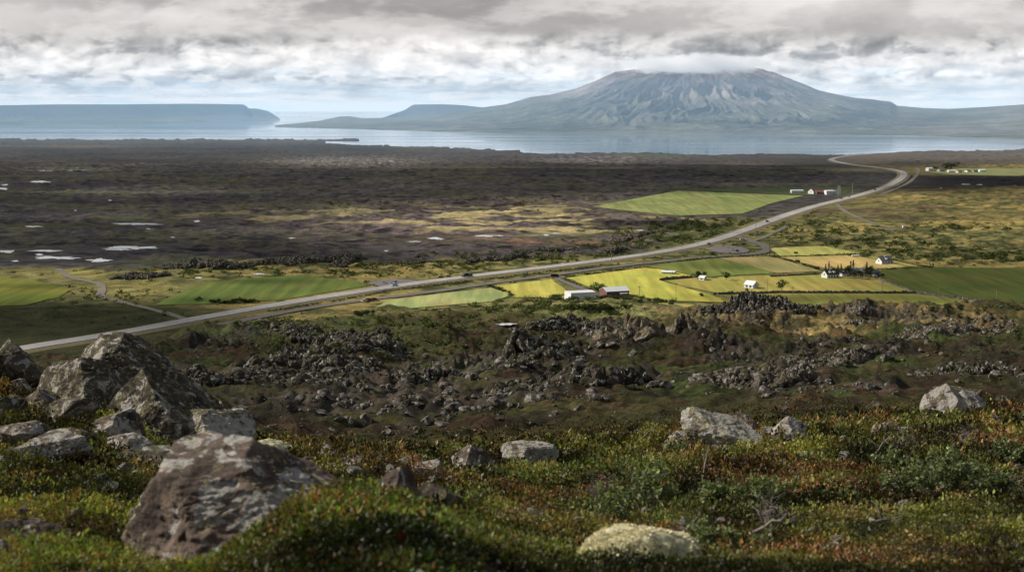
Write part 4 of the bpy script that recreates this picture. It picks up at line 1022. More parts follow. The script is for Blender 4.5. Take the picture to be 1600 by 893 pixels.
for i, a in enumerate([(1015,812,110,108,'thin leafy willow shrub rising in the centre of the near heath',900),(955,832,100,80,'low grey green willow left of the thin leafy one',700),(1095,868,110,70,'dense low willow just behind the cream lichen cushion',1000),
    (1185,800,150,62,'rounded blue green willow bush right of the thin one',1300),(1120,800,70,60,'pale leaved willow between the thin one and the rounded bush',500),(1470,795,190,110,'largest leafy willow bush, in the right of the near heath',2600),(1545,800,120,80,'dark willow bush joining the largest one on its right',1500),
    (1400,745,80,50,'small willow in front of the low grey stone on the right',500),(740,800,50,50,'small bright willow right of the knobbly boulder',300),(1310,790,70,34,'low dark willow on the reddish heath',400),(1060,720,60,40,'pale yellow green willow twigs at the left foot of the long wedge',350),
    (1165,868,90,56,'low willow right of the dense one at the bottom',700),(1580,730,80,50,'willow at the right edge below the outcrop',500),(1250,735,70,30,'low bush before the small humped rock',400)]):
    willow(a[0], a[1], a[2], a[3], 300+i, a[4], a[5])
for i, a in enumerate([(1400,715,110,50,'grey leafless twigs above the largest willow bush'),(1500,712,130,52,'wide bare grey shrub on the right skyline of the heath'),(1205,840,90,76,'spray of bare pale twigs at the bottom right of centre'),(1065,850,60,60,'bare twigs standing by the cream lichen cushion'),(830,830,60,56,'bare dead twigs among the open heath'),(1575,770,80,46,'bare twigs at the right edge by the dark willow'),(930,790,50,60,'bare leaning stems left of the thin leafy willow'),(1330,708,60,26,'dry twigs right of the small humped rock')]):
    willow(a[0], a[1], a[2], a[3], 340+i, a[4], bare=True)
for i, (px, py, dx, dz, lb) in enumerate([(1385,828,55,6,'bleached forked stick lying on the heath at the bottom right'),(1200,850,60,34,'thin grey stick leaning by the low willow'),(1102,760,10,60,'thin upright dead stem before the pale leaved willow'),(1010,700,40,36,'slender dead twig on the near ridge'),(1375,725,36,44,'curved dead branch above the reddish heath')]):
    X, Y, Z = hit(px, py, 3); s_ = Y/F; mb = MB(); r = random.Random(i)
    pts_ = [Vector(((t_-.5)*dx*s_, r.uniform(-.02, .02), .05+t_*dz*s_+r.uniform(-.012, .012))) for t_ in [0, .2, .4, .6, .8, 1]]
    mb.tube(pts_, [.011, .010, .009, .008, .006, .004], 6)
    mb.tube([pts_[2], pts_[2]+Vector((-dx*s_*.15, .04, .07)), pts_[2]+Vector((-dx*s_*.3, .05, .09))], [.007, .005, .003], 5)
    o = mb.build('dead_branch', M['twig'], smooth=True); o.location = (X, Y, Z); tag(o, lb, 'branch')

t = NT('cream_tips'); t.bsdf(t.attr(), .95, spec=.05); M['cream'] = t.m
for i, (px, py, w_, h_, mt, lb) in enumerate([(105,668,70,44,'rock_dark','dark block at the foot of the tilted flat faced boulder'),(236,668,60,40,'rock_brown','brown block squeezed between the shadowed boulder and the long slab'),(300,668,90,58,'rock_dark','dark slab behind the pale yellow one'),(372,676,40,30,'rock_pale','small pale block ending the rock pile on the right'),(196,716,70,30,'rock_pale','pale flat stone before the reddish brown wedge'),(330,722,80,30,'rock_brown','brown flat stone below the pale yellow slab'),(60,652,56,34,'rock_brown','brown stone left of the dark foot block'),(120,700,60,30,'rock_dark','small dark stone on the heath left of the reddish brown wedge'),(8,660,50,34,'rock_dark','dark stone on the left edge above the half sunk boulder'),(258,640,60,44,'rock_dark','dark shoulder of rock right of the big boulder'),(480,738,46,26,'rock_brown','brown stone left of the low pale stones'),(560,736,60,30,'rock_brown','brown lump just above the knobbly boulder'),(440,756,60,34,'rock_dark','dark stone at the right shoulder of the large brown boulder'),(1140,714,60,30,'rock_pale','pale lower toe of the long wedge'),(1200,696,60,30,'rock_yellow','yellowish slab between the wedge and the small humped rock')]):
    big_rock(px, py, w_, h_, hit(px, py, 3)[1], mt, 160+i, lb)
# cream reindeer lichen cushion at the bottom edge
def cushion(px, py, wpx, hpx, D, label, seed, n=26000):
    r = np.random.RandomState(seed); u, s_ = slopes(px, py); X = float(u)*D; Z = EYE+D*float(s_); w_ = wpx*D/F*.5; h_ = hpx*D/F
    V = ICO[5][0].copy(); V = V*(1+fbm3(V*1.8+seed, 4, 5)*.22)[:, None]*np.array((w_, w_*.75, h_))
    t = NT('cream_lichen'); o_ = t.obj(); f = t.noise(o_, 26, 6, .7); f2 = t.noise(o_, 7, 4)
    c = t.mix(t.ramp(f, [(.35, 0), (.6, 1)]), (.30, .26, .13), (.80, .74, .48)); c = t.mix(t.ramp(f2, [(.60, 0), (.68, .8)]), c, (.10, .08, .04))
    t.bsdf(c, .95, t.bump(f, .02, 1), spec=.05)
    o = link('lichen_cushion', np_mesh('lichen_cushion', V, ICO[5][1]), t.m); o.location = (X, D+w_*.5, Z); tag(o, label, 'lichen')
    d = r.normal(size=(n, 3)); d[:, 2] = np.abs(d[:, 2]); d /= np.linalg.norm(d, axis=1)[:, None]
    k_ = (1+fbm3(d*1.8+seed, 4, 5)*.22); keep = (noise3(d*4.5+3, 8) < .38); d = d[keep]; k_ = k_[keep]; m = len(d)
    P = d*k_[:, None]*np.array((w_, w_*.75, h_)); P = P*.985
    lump = (fbm3(d*11, 2, 4)*.02)[:, None]*d*w_*2; D_ = d*.8+r.normal(size=(m, 3))*.55; D_ /= np.linalg.norm(D_, axis=1)[:, None]
    V2, Fq = leaf_quads(P+lump, D_, np.full(m, w_*.045)*r.uniform(.5, 1.2, m), r, .6)
    C_ = np.array((.85, .78, .52))*np.exp(r.normal(size=(m, 1))*.16)
    link('lichen_branches', np_mesh('lichen_branches', V2, Fq, np.repeat(C_, 4, 0), smooth=False), M['cream'], o)
cushion(1006, 900, 205, 66, 4.9, 'cream yellow cushion of reindeer lichen at the bottom edge of the photo', 3)
cushion(415, 712, 66, 22, 16, 'small cream lichen crust on the low rock right of the pile', 5, 6000)

# ------------------------------------------------------------------ farms
def gpos(px, py): 
    x, y = plain(px, py); z = float(ground(x, y)[0])
    return x, y, z
def house(px, py, wid, dep, wh, rh, rot, wall, roof, label, name='farmhouse', cat='house', chimney=False, wins=3, gable_win=True, door=True, eave=.3, dormer=0, annex=None, z0=-.2):
    q_ = .70 if py < 280 else .82; wid *= q_; dep *= q_; wh *= q_; rh *= q_
    x, y, z = gpos(px, py); o = empty(name, (x, y, z), rot, label, cat)
    a, b = wid/2, dep/2
    P = [(-b, z0), (b, z0), (b, wh), (0, wh+rh), (-b, wh)]
    mb = MB(); n = len(P)
    V = [(-a, yy, zz) for yy, zz in P]+[(a, yy, zz) for yy, zz in P]
    mb.add(V, [tuple(range(n))[::-1], tuple(range(n, 2*n))]+[(i, (i+1) % n, (i+1) % n+n, i+n) for i in range(n)])
    mb.build('wall', M[wall], o)
    mr = MB(); th = .16; e = eave; sl_ = rh/b
    for sg in (-1, 1):
        yo = sg*(b+e); zo = wh-e*sl_
        V = [(-a-e, 0, wh+rh+.02), (a+e, 0, wh+rh+.02), (a+e, yo, zo+.02), (-a-e, yo, zo+.02)]; V += [(p[0], p[1], p[2]+th) for p in V]
        mr.add(V, [(0,1,2,3),(7,6,5,4),(0,4,5,1),(1,5,6,2),(2,6,7,3),(3,7,4,0)] if sg > 0 else [(3,2,1,0),(4,5,6,7),(1,5,4,0),(2,6,5,1),(3,7,6,2),(0,4,7,3)])
    rf = mr.build('roof', M[roof], o)
    if chimney: MB().box(-.35, .35, -.35, .35, wh+rh-.4, wh+rh+.9).build('chimney', M['concrete'], rf)
    for k_ in range(dormer):
        cx = -a+wid*(k_+1)/(dormer+1); MB().box(cx-.8, cx+.8, -b*.75, -b*.25, wh+.3, wh+rh*.55+.5).build('dormer', M['white'], rf)
    def win(cx, cz, w_, h_, face):
        fr = MB(); g = MB()
        if face == 'f':
            fr.box(cx-w_/2, cx+w_/2, -b-.06, -b-.003, cz, cz+h_); g.box(cx-w_/2+.1, cx+w_/2-.1, -b-.09, -b-.062, cz+.1, cz+h_-.1)
        elif face == 'l':
            fr.box(-a-.06, -a-.003, cx-w_/2, cx+w_/2, cz, cz+h_); g.box(-a-.09, -a-.062, cx-w_/2+.1, cx+w_/2-.1, cz+.1, cz+h_-.1)
        else:
            fr.box(a+.003, a+.06, cx-w_/2, cx+w_/2, cz, cz+h_); g.box(a+.062, a+.09, cx-w_/2+.1, cx+w_/2-.1, cz+.1, cz+h_-.1)
        f_ = fr.build('window', M['frame'], o); g.build('pane', M['glass'], f_)
    for k_ in range(wins):
        cx = -a+wid*(k_+.7)/(wins+.4); win(cx, .8, min(1.5, wid/wins*.5), min(1.3, wh-1.1), 'f')
    if gable_win: win(0, wh*.55+.5, 1.2, 1.2, 'l'); win(0, wh*.5+.3, 1.2, 1.2, 'r')
    if door:
        d_ = MB().box(a*.72-.5, a*.72+.5, -b-.05, -b-.003, 0, 2.0).build('door', M['door'], o)
        MB().box(a*.72+.35, a*.72+.45, -b-.1, -b-.052, 1, 1.1).build('handle', M['metal'], d_)
    if annex:
        ax, aw, ad, ah = annex; MB().box(ax-aw/2, ax+aw/2, -b-ad, -b-.02, z0, ah).build('annex', M[wall], o)
        MB().box(ax-aw/2-.15, ax+aw/2+.15, -b-ad-.15, -b-.03, ah+.003, ah+.14).build('annex_roof', M[roof], o)
    return o
R_ = math.radians
house(1297,434,11.5,8,3.3,3.2,R_(24),'white','darkroof','white farmhouse with dark roof, leftmost of the tree ringed farm',chimney=True,wins=4,dormer=2)
house(1337,428,13,9,3.0,2.6,R_(14),'concrete','greyroof','grey roofed farm building half hidden by dark trees',name='farm_building',cat='building',chimney=True,wins=3)
house(1347,431,6,7,3.2,2.8,R_(70),'white','whiteroof','bright white gabled outbuilding among the dark trees',name='outbuilding',cat='building',wins=1)
house(1368,431,6,5,2.8,1.8,R_(40),'white','greyroof','small white hut at the right end of the dark trees',name='hut',cat='hut',wins=1,door=False)
house(1382,412,13,8,3.0,3.0,R_(26),'white','greyroof','white house with grey roof standing beyond the tan field',chimney=True,wins=4,dormer=1)
house(906,471,18.5,12,6.0,.6,R_(20),'white','whiteroof','large boxy white shed with low roof beside the bushes',name='storage_shed',cat='shed',wins=2,gable_win=False,eave=.1)
house(960,462,18,12,4.2,2.4,R_(22),'red','whiteroof','dark red barn with pale roof behind the hedge of bushes',name='barn',cat='barn',wins=2,annex=(3,5,2.6,2.2))
house(1045,428,11,5,1.9,.9,R_(-24),'concrete','whiteroof','long low grey shed in the yellow field',name='long_shed',cat='shed',wins=0,gable_win=False)
house(1098,438,5,4,2.4,1.4,R_(-40),'white','whiteroof','tiny white hut tucked beside dark bushes in the field',name='hut',cat='hut',wins=1,door=False)
house(1174,450,8.5,7,3.0,2.6,R_(-48),'white','whiteroof','small white cottage with pyramidal pale roof alone in the fields',name='cottage',cat='cottage',wins=2,door=False)
house(1245,301.5,18.8,10,4.0,1.2,R_(3),'white','whiteroof','long white shed, leftmost of the far farm by the road',name='long_shed',cat='shed',wins=0,gable_win=False)
house(1271,303,12,12,4.5,4,R_(35),'white','redroof','white walled barn with red roof at the far roadside farm',name='barn',cat='barn',wins=1)
house(1281,303.5,14,10,4.0,2.5,R_(10),'red','redroof','dark red low building beside the red roofed barn',name='farm_building',cat='building',wins=2)
house(1296,304,14,12,6,1,R_(8),'white','whiteroof','boxy white shed right of the red roofed barn',name='storage_shed',cat='shed',wins=0,gable_win=False)
house(1304.5,304,6,8,6,1,R_(8),'white','greyroof','narrow white shed nearest the lattice mast',name='storage_shed',cat='shed',wins=0,gable_win=False)
house(1452,267,13.5,12,6.4,2,R_(20),'white','whiteroof','white block, leftmost of the most distant farm',name='storage_shed',cat='shed',wins=0)
house(1470,268,15.0,12,4.0,3,R_(20),'concrete','greyroof','grey low building in the most distant farm',name='farm_building',cat='building',wins=0)
house(1487,269,19.5,12,4.0,1.5,R_(4),'white','whiteroof','long white building in front of the dark trees of the most distant farm',name='long_shed',cat='shed',wins=0)
house(1498,270,13,9,4,2,R_(30),'white','redroof','small house just right of the long white building of the distant farm',wins=0)
house(1512,269,12,9,4,2,R_(30),'white','redroof','third small house from the right in the most distant farm',wins=0)
house(1523,269,12,9,4,2,R_(15),'concrete','greyroof','second small house from the right in the most distant farm',wins=0)
house(1534,268.5,14,9,4.5,2,R_(10),'white','whiteroof','rightmost small white house of the most distant farm',wins=0)
house(1318,431,5,4,2.2,1.2,R_(20),'white','darkroof','tiny dark roofed shed between the farmhouse and the trees',name='hut',cat='hut',wins=0,door=False)

def tree(px, py, h, w_, label, seed, conifer=False, group=None, col=(.038, .052, .026), name='tree', n=520):
    r = np.random.RandomState(seed); q = hit(px, py, 300) if py > 470 else gpos(px, py); o = empty(name, q, 0, label, 'tree', group)
    mb = MB(); mb.tube([(0, 0, -.3), (.06*h*.1, 0, h*.3), (0, .02*h, h*.62), (0, 0, h*.85)], [h*.035, h*.028, h*.018, h*.006], 7)
    for k_ in range(7):
        a = k_*2.4; z_ = h*(.25+.08*k_); mb.tube([(0, 0, z_), (math.cos(a)*w_*.22, math.sin(a)*w_*.22, z_+h*.08), (math.cos(a)*w_*.4, math.sin(a)*w_*.4, z_+h*.12)], [h*.014, h*.009, h*.003], 5)
    mb.build('trunk', M['bark'], o)
    if conifer:
        t_ = r.uniform(0, 1, n)**.7; rad = (1-t_)*w_*.5*(.75+.35*np.abs(np.sin(t_*22))); a = r.uniform(0, 2*PI, n); rr_ = rad*np.sqrt(r.uniform(.3, 1, n)); P = np.stack([np.cos(a)*rr_, np.sin(a)*rr_, h*(.06+.94*t_)], 1)
    else:
        m = 11; cen = np.stack([r.normal(size=m)*w_*.22, r.normal(size=m)*w_*.22, h*r.uniform(.35, .86, m)], 1); k_ = r.randint(0, m, n); d = r.normal(size=(n, 3)); d /= np.linalg.norm(d, axis=1)[:, None]
        P = cen[k_]+d*np.array((w_*.22, w_*.22, h*.16))*np.sqrt(r.uniform(.15, 1, (n, 1)))
    D_ = r.normal(size=(n, 3)); D_ /= np.linalg.norm(D_, axis=1)[:, None]
    V, Fq = leaf_quads(P, D_, np.full(n, max(.35, w_*.10))*r.uniform(.6, 1.3, n), r, .7)
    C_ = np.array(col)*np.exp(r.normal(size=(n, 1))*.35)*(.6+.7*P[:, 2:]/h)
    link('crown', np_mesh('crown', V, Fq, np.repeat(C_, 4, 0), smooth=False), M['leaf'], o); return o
FT = 'dark trees sheltering the farm'
for i, (px, py, h, c_) in enumerate([(1290,427,6.5,1),(1295,426,8,1),(1302,428,6,0),(1310,430,6,0),(1314,428,7.5,1),(1309,426,6,1),(1322,430,6.5,0),(1327,429,7,0),(1329,427,9,1),(1333,427,9.5,1),(1334,432,5,0),(1341,434,5.5,0),(1352,432,7,0),(1356,431,7.5,0),(1359,434,6,0),(1354,427,8,1),(1362,429,6,0),(1372,434,4.5,0),(1379,434,3.5,0),(1347,436,4,0),(1328,434,4,0)]):
    tree(px, py, h, h*(.45 if c_ else .95), 'dark conifer among the trees sheltering the middle farm' if c_ else 'dark leafy tree among those sheltering the middle farm', 400+i, bool(c_), FT, n=420)
tree(1221.5,455,7.5,7,'round green tree alone left of the power pole and above the lava mound',430,col=(.06,.075,.03))
tree(1134.5,438,6,5.5,'small round dark tree alone between two huts in the fields',431)
tree(1091,437,6,7.5,'broad dark bush tree left of the tiny white hut',432); tree(1101,435,5,4,'small dark tree behind the tiny white hut',433)
tree(933,458,6,9,'broad green tree left of the dark red barn',434,col=(.07,.09,.035)); tree(941,456,7,6,'taller green tree touching the dark red barn',435,col=(.065,.085,.03))
tree(1247,411,3,3.5,'tiny tree at the field corner by the tan field',436); tree(1277,421,2.6,3,'tiny bush tree on the hedge below the tan field',437)
tree(1485,266.5,16,26,'dark tree clump in the most distant farm',438,n=300); tree(1477,266.5,9,14,'smaller dark tree left of the clump in the most distant farm',439,n=200); tree(1462,265,6,12,'low dark bush tree beside the white block of the distant farm',440,n=200)
def bush(px, py, h, w_, label, seed, group, col=(.065, .085, .035)):
    r = np.random.RandomState(seed); q = gpos(px, py) if py < 482 else hit(px, py, 200); n = 260
    o = empty('bush', q, 0, label, 'bush', group); mb = MB()
    for k_ in range(5): a = k_*1.3; mb.tube([(0, 0, -.2), (math.cos(a)*w_*.18, math.sin(a)*w_*.18, h*.4), (math.cos(a)*w_*.3, math.sin(a)*w_*.3, h*.7)], [.09, .06, .02], 5)
    mb.build('stem', M['bark'], o)
    m = 7; cen = np.stack([r.normal(size=m)*w_*.24, r.normal(size=m)*w_*.2, h*r.uniform(.25, .7, m)], 1); k_ = r.randint(0, m, n); d = r.normal(size=(n, 3)); d /= np.linalg.norm(d, axis=1)[:, None]
    P = cen[k_]+d*np.array((w_*.25, w_*.25, h*.3))*np.sqrt(r.uniform(.1, 1, (n, 1))); P[:, 2] = np.maximum(P[:, 2], 0); D_ = r.normal(size=(n, 3)); D_ /= np.linalg.norm(D_, axis=1)[:, None]
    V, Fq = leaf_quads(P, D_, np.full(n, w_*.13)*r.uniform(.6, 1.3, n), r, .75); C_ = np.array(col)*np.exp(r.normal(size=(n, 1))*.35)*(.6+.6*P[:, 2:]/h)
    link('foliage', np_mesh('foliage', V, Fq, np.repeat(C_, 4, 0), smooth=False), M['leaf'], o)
rb = np.random.RandomState(8)
for i in range(34):
    px = 862+rb.uniform(0, 190); py = np.interp(px, [860,900,930,1000,1050], [467,474,464,471,474])+rb.normal()*2.2
    if 886 < px < 926: py = 475+rb.rand()*3
    if 938 < px < 980: py = 465.5+rb.rand()*2.5
    bush(px, py, rb.uniform(1.6, 3), rb.uniform(3, 6), 'green bush in the row along the white shed and red barn', 500+i, 'bushes in a row beside the white shed and the red barn')
for i, px in enumerate([332,340,350,357,366,374,383,392,398]):
    bush(px, 474-abs(i-3)*.3, rb.uniform(2, 3.4), rb.uniform(4, 6), 'dark bush at the lower edge of the long green field', 540+i, 'dark bushes along the green field', (.04, .055, .022))
for i, (px, py) in enumerate([(573,492),(583,490),(561,494),(800,462),(796,458),(788,456),(780,453),(770,450),(765,448),(1143,458),(1140,459),(1500,482),(1512,481),(1480,484),(1455,486),(1560,480),(1096,463),(310,470),(700,434.5),(690,435.5)]):
    bush(px, py, rb.uniform(1.6, 2.6), rb.uniform(2.6, 4.5), 'low bush on a field edge below the gravel road', 560+i, 'scattered bushes on the field edges', (.055, .07, .03))

# hedges and dry stone walls between the fields
def boundary(P, h, label, hedge=False, wd=.8, cat='wall', gaps=0.0):
    L = dense(chaikin(W(P), 1), 1.1); r = np.random.RandomState(int(P[0][0]))
    if not hedge:
        V = []; Fs = []
        A = np.array(L); T = np.gradient(A, axis=0); T /= np.linalg.norm(T, axis=1)[:, None]; N_ = np.stack([-T[:, 1], T[:, 0]], 1); n = len(A)
        hh = h*(.75+.5*r.rand(n)); rows = []
        for off, zz in ((-wd*.6, 0), (-wd*.35, .9), (-wd*.1, 1), (wd*.2, .95), (wd*.55, 0)):
            rows.append(np.stack([A[:, 0]+N_[:, 0]*(off+r.normal(size=n)*.09), A[:, 1]+N_[:, 1]*(off+r.normal(size=n)*.09), ground(A[:, 0], A[:, 1])+(hh*zz if zz else -.1)], 1))
        me = np_mesh('stone_wall', np.concatenate(rows), grid_faces(5, n), smooth=False); o = link('stone_wall', me, M['wall_stone'])
    else:
        A = np.array(L); A = A[fbm(np.arange(len(A))/9., np.zeros(len(A))+P[0][1], 2, 5)+.35 > gaps*.8]; k_ = 14; n = len(A)*k_; B = np.repeat(A, k_, 0)
        hh = np.repeat(h*(.5+.8*r.rand(len(A))), k_)
        P3 = np.stack([B[:, 0]+r.normal(size=n)*wd*.45, B[:, 1]+r.normal(size=n)*wd*.45, ground(B[:, 0], B[:, 1])+r.uniform(0, 1, n)*hh], 1)
        D_ = r.normal(size=(n, 3)); D_ /= np.linalg.norm(D_, axis=1)[:, None]
        V, Fq = leaf_quads(P3, D_, np.full(n, .75)*r.uniform(.6, 1.2, n), r, .7); C_ = np.array((.045, .052, .022))*np.exp(r.normal(size=(n, 1))*.35)
        o = link('hedge', np_mesh('hedge', V, Fq, np.repeat(C_, 4, 0), smooth=False), M['leaf'])
    return tag(o, label, cat)
boundary([(1031,438.2),(1050,436.6),(1081,434.2)], 1.9, 'short thick dark wall reaching into the yellow field', wd=1.6)
boundary([(1115,460.3),(1160,459.2),(1220,457.8),(1300,457.8),(1380,458.2),(1428,458)], 1.5, 'long dark wall across the fields below the cottage', wd=1.3)
boundary([(1428,457.5),(1470,463),(1510,468),(1560,474)], 1.5, 'dark wall slanting down to the right edge pole', wd=1.3)
boundary([(1374,437),(1400,447),(1428,457)], 1.4, 'dark wall from the tree ringed farm down to the crossing', wd=1.2)
boundary([(1280,429.3),(1240,431),(1204,433)], 1.3, 'dark wall left of the white farmhouse', wd=1.1)
boundary([(1357,424.3),(1400,421.5),(1458,418.2)], 1.8, 'dark bank between the tan field and the deep green field', True, 1.3, 'hedge')
boundary([(1202,401.5),(1232,407),(1262,416),(1288,425)], 1.3, 'hedge slanting down to the tree ringed farm', True, .9, 'hedge', .2)
boundary([(1216,402),(1262,400),(1300,398.5),(1342,396.8)], 1.3, 'dark hedge between the two small fields beyond the farm', True, 1.0, 'hedge')
boundary([(1344,396.5),(1365,400),(1390,404),(1420,413),(1455,418)], 1.0, 'broken hedge beyond the white house', True, .9, 'hedge', .35)
boundary([(884,434),(925,427.5),(1008,417.2)], 1.3, 'dotted hedge along the gravel road above the yellow field', True, .8, 'hedge', .3)
boundary([(1046,411),(1085,406.5),(1120,403),(1198,399.9)], 1.5, 'dark hedge along the gravel road above the green field', True, .9, 'hedge', .1)
boundary([(878,436),(892,442),(912,449.5),(924,454)], 1.4, 'dotted hedge along the farm road', True, .9, 'hedge', .25)
boundary([(816,467),(850,465.5),(886,461.5)], 1.6, 'hedge at the lower edge of the small yellow field', True, 1.2, 'hedge')
boundary([(762,447.5),(778,452),(790,457),(800,464)], 1.7, 'bushy hedge between the pale field and the yellow field', True, 1.4, 'hedge')
boundary([(600,456),(680,446),(760,437.5),(850,427),(940,416)], 1.3, 'dark grassy ditch hedge between the two roads', True, 1.7, 'hedge', .05)
boundary([(420,487),(500,474.5),(560,464.5),(600,456.5)], 1.1, 'left stretch of rough growth between the two roads', True, 1.6, 'hedge', .1)
boundary([(1120,461),(1135,466),(1150,472.5)], .9, 'pale low wall cornering the yellow field', wd=1.2)
boundary([(1085,432),(1100,433.5),(1121,435)], .8, 'pale low wall right of the tiny white hut', wd=1.0)
boundary([(1560,401.5),(1580,400),(1602,398)], 2.0, 'dark hedge at the right edge beyond the fields', True, 2.2, 'hedge')

# ------------------------------------------------------------------ poles, mast
def pole(px, py, hpx, label, dark=False, arm=True, group='utility poles across the farmland'):
    x, y, z = gpos(px, py); h = hpx*y/F; o = empty('utility_pole', (x, y, z), random.uniform(-.3, .6), label, 'utility pole', group); m = M['bark'] if dark else M['wood']
    r0 = max(.16, .00022*y)
    MB().tube([(0, 0, -.4), (0, 0, h)], [r0, r0*.75], 8).build('post', m, o)
    if arm:
        a_ = MB().box(-1.0, 1.0, -.09, .09, h-.75, h-.55).build('crossarm', m, o); mb = MB()
        for xx in (-.85, 0.0, .85): mb.tube([(xx, 0, h-.549), (xx, 0, h-.3)], [.07, .05], 6)
        mb.build('insulators', M['concrete'], a_)
    return o
for (px, py, h, d, lb) in [(1006,417,11,1,'dark pole between the road and the yellow field'),(1180.5,368,22,0,'tall pale pole standing right of the main road bend'),(1056,462,21,0,'pale pole in the middle of the yellow field'),(999,463,17,0,'thin pale pole right of the dark red barn'),(955.5,408,14,0,'pole on the far verge above the yellow field'),(882.5,413,10,0,'thin pole on the far verge left of the bend'),(816,435,11,0,'pole between the roads above the small yellow field'),
    (1118,405,11,1,'dark short pole by the car park'),(1199,455,20,0,'pale pole right of the small white cottage'),(1238.5,462,15,0,'lamp topped pole above the lava mound'),(1378.5,457,18,0,'pale pole below the tree ringed farm'),(1466,464,20,0,'pale pole in the deep green field'),(1556.5,473,22,0,'rightmost pale pole at the lower field edge'),(1202,400,22,1,'brown pole at the corner of the far small field'),(1332,303,17,0,'thin pole by the road beyond the far farm'),(733,434,12,0,'pole beside the dark van on the main road'),(134,470,12,0,'pale post on the left verge below the green field'),(1343,262,10,0,'faint pole by the far bend of the road'),(1268,464,5,0,'short post on the long dark wall')]:
    pole(px, py, h, lb, bool(d), arm=h > 12)
def mast(px, py, hpx):
    x, y, z = gpos(px, py); h = hpx*y/F; o = empty('lattice_mast', (x, y, z), .3, 'pale lattice mast right of the far roadside farm', 'mast'); w_ = 1.8
    for sx, sy in ((-1, -1), (1, -1), (1, 1), (-1, 1)): MB().tube([(sx*w_, sy*w_, -.3), (sx*w_*.5, sy*w_*.5, h)], .2, 6).build('leg', M['metal'], o)
    mb = MB(); n = 8
    for k_ in range(n):
        z0 = h*k_/n; z1 = h*(k_+1)/n; a = w_*(1-.5*k_/n); b = w_*(1-.5*(k_+1)/n)
        for (p, q) in (((-1,-1),(1,-1)),((1,-1),(1,1)),((1,1),(-1,1)),((-1,1),(-1,-1))): mb.tube([(p[0]*a, p[1]*a, z0), (q[0]*b, q[1]*b, z1)], .11, 4)
    mb.build('bracing', M['metal'], o)
mast(1311, 306, 16)

# ------------------------------------------------------------------ vehicles
def car(px, py, label, c, van=False, z=.86, scale=1.0, toward=True, cat='car', Lr=ROADW, heading=None):
    x, y = plain(px, py)
    if heading is None:
        A = np.array(Lr); i = int(np.argmin(np.hypot(A[:, 0]-x, A[:, 1]-y))); i = min(max(i, 1), len(A)-2); t_ = A[i+1]-A[i-1]; heading = math.atan2(t_[1], t_[0])+(PI if toward else 0)
    pm_ = plain_mat('car_paint', c, .35, 2, .05, .2, .5)
    o = empty('van' if van else 'car', (x, y, z), heading, label, cat); o.scale = (scale,)*3
    hw = .92
    if van:
        Lh = 2.6; body = [(-Lh, .35), (Lh, .35), (Lh, .95), (Lh-.35, 1.15), (Lh-1.0, 2.0), (Lh-1.4, 2.15), (-Lh+.1, 2.15), (-Lh, 1.9)]; cab = [(Lh-1.25, 1.2), (Lh-.62, 1.2), (Lh-1.12, 1.95), (Lh-1.5, 1.95)]; side = [(-Lh+.6, 1.25), (Lh-1.6, 1.25), (Lh-1.8, 1.85), (-Lh+.6, 1.85)]
    else:
        Lh = 2.2; body = [(-Lh, .32), (Lh, .32), (Lh, .72), (Lh-.9, .95), (-Lh+.35, 1.0), (-Lh, .9)]
    b_ = MB().prism(body, -hw, hw).build('body', pm_, o)
    if not van:
        MB().prism([(-1.75, .97), (1.3, .95), (.62, 1.42), (-1.15, 1.46)], -hw*.86, hw*.86).build('window', M['glass'], o)
        MB().prism([(-1.12, 1.463), (.58, 1.425), (.5, 1.49), (-1.0, 1.52)], -hw*.8, hw*.8).build('roof', pm_, o)
    else:
        for s_ in (-1, 1): MB().prism(side, s_*hw, s_*(hw+.02)) .build('window', M['glass'], o)
        MB().add([(Lh-.37, -hw*.85, 1.18), (Lh-.37, hw*.85, 1.18), (Lh-.97, hw*.85, 2.0), (Lh-.97, -hw*.85, 2.0)], [(0, 1, 2, 3)]).build('windscreen', M['glass'], o)
    for wx in (-Lh*.62, Lh*.62):
        for s_ in (-1, 1):
            w_ = MB().disc((wx, s_*hw*.93, .34), .34, .22).build('wheel', M['black'], o); MB().disc((wx, s_*(hw*.93+.09), .34), .19, .08, 10).build('rim', M['metal'], w_)
    for s_ in (-1, 1): MB().box(Lh-.02, Lh+.03, s_*.62-.2, s_*.62+.2, .6, .76).build('headlight', M['chrome'], o)
    return o
car(615.5,448.5,'pale blue car driving on the main road left of the middle',(.55,.66,.70),scale=1.15)
car(727,434,'dark van on the main road beside a pole',(.02,.022,.025),van=True,scale=1.1,cat='van')
car(733,433.2,'dark car close behind the dark van on the main road',(.025,.02,.02),scale=1.1)
car(867,434,'black van turning into the farm road',(.02,.022,.03),van=True,scale=1.05,cat='van',z=.52,heading=.2)
car(569,472,'white car, leftmost of the three parked on the gravel road',(.7,.7,.68),z=.48,heading=1.0)
car(576,470.5,'dark car in the middle of the three parked on the gravel road',(.03,.025,.025),z=.48,heading=.6)
car(584.5,469.8,'dark brown car, rightmost of the three parked on the gravel road',(.07,.045,.04),z=.48,heading=.5)
car(1107.5,383.5,'dark car on the main road beside the car park',(.04,.04,.04))
car(1160,375.5,'white car in the turning by the car park',(.75,.75,.75),z=.5,heading=.2)
car(1161.5,383,'dark blue car leaving the car park',(.04,.05,.08),z=.5,heading=.4)
car(1147,384.5,'small black car at the far rim of the car park',(.02,.02,.02),z=.5,heading=.1)
car(1152,393.5,'black car parked alone inside the car park',(.03,.02,.02),z=.5,heading=1.4)
car(1198.5,348,'dark red car on the main road past the tall pole',(.09,.02,.02),scale=1.15)
car(1314,311.5,'dark red car on the main road near the far farm',(.13,.025,.02),scale=1.3)
car(1326.5,308.5,'small grey car ahead of the dark red one near the far farm',(.2,.2,.2),scale=1.2)
car(1367,298,'dark blue car on the main road where it climbs to the far bend',(.03,.05,.06),scale=1.3)
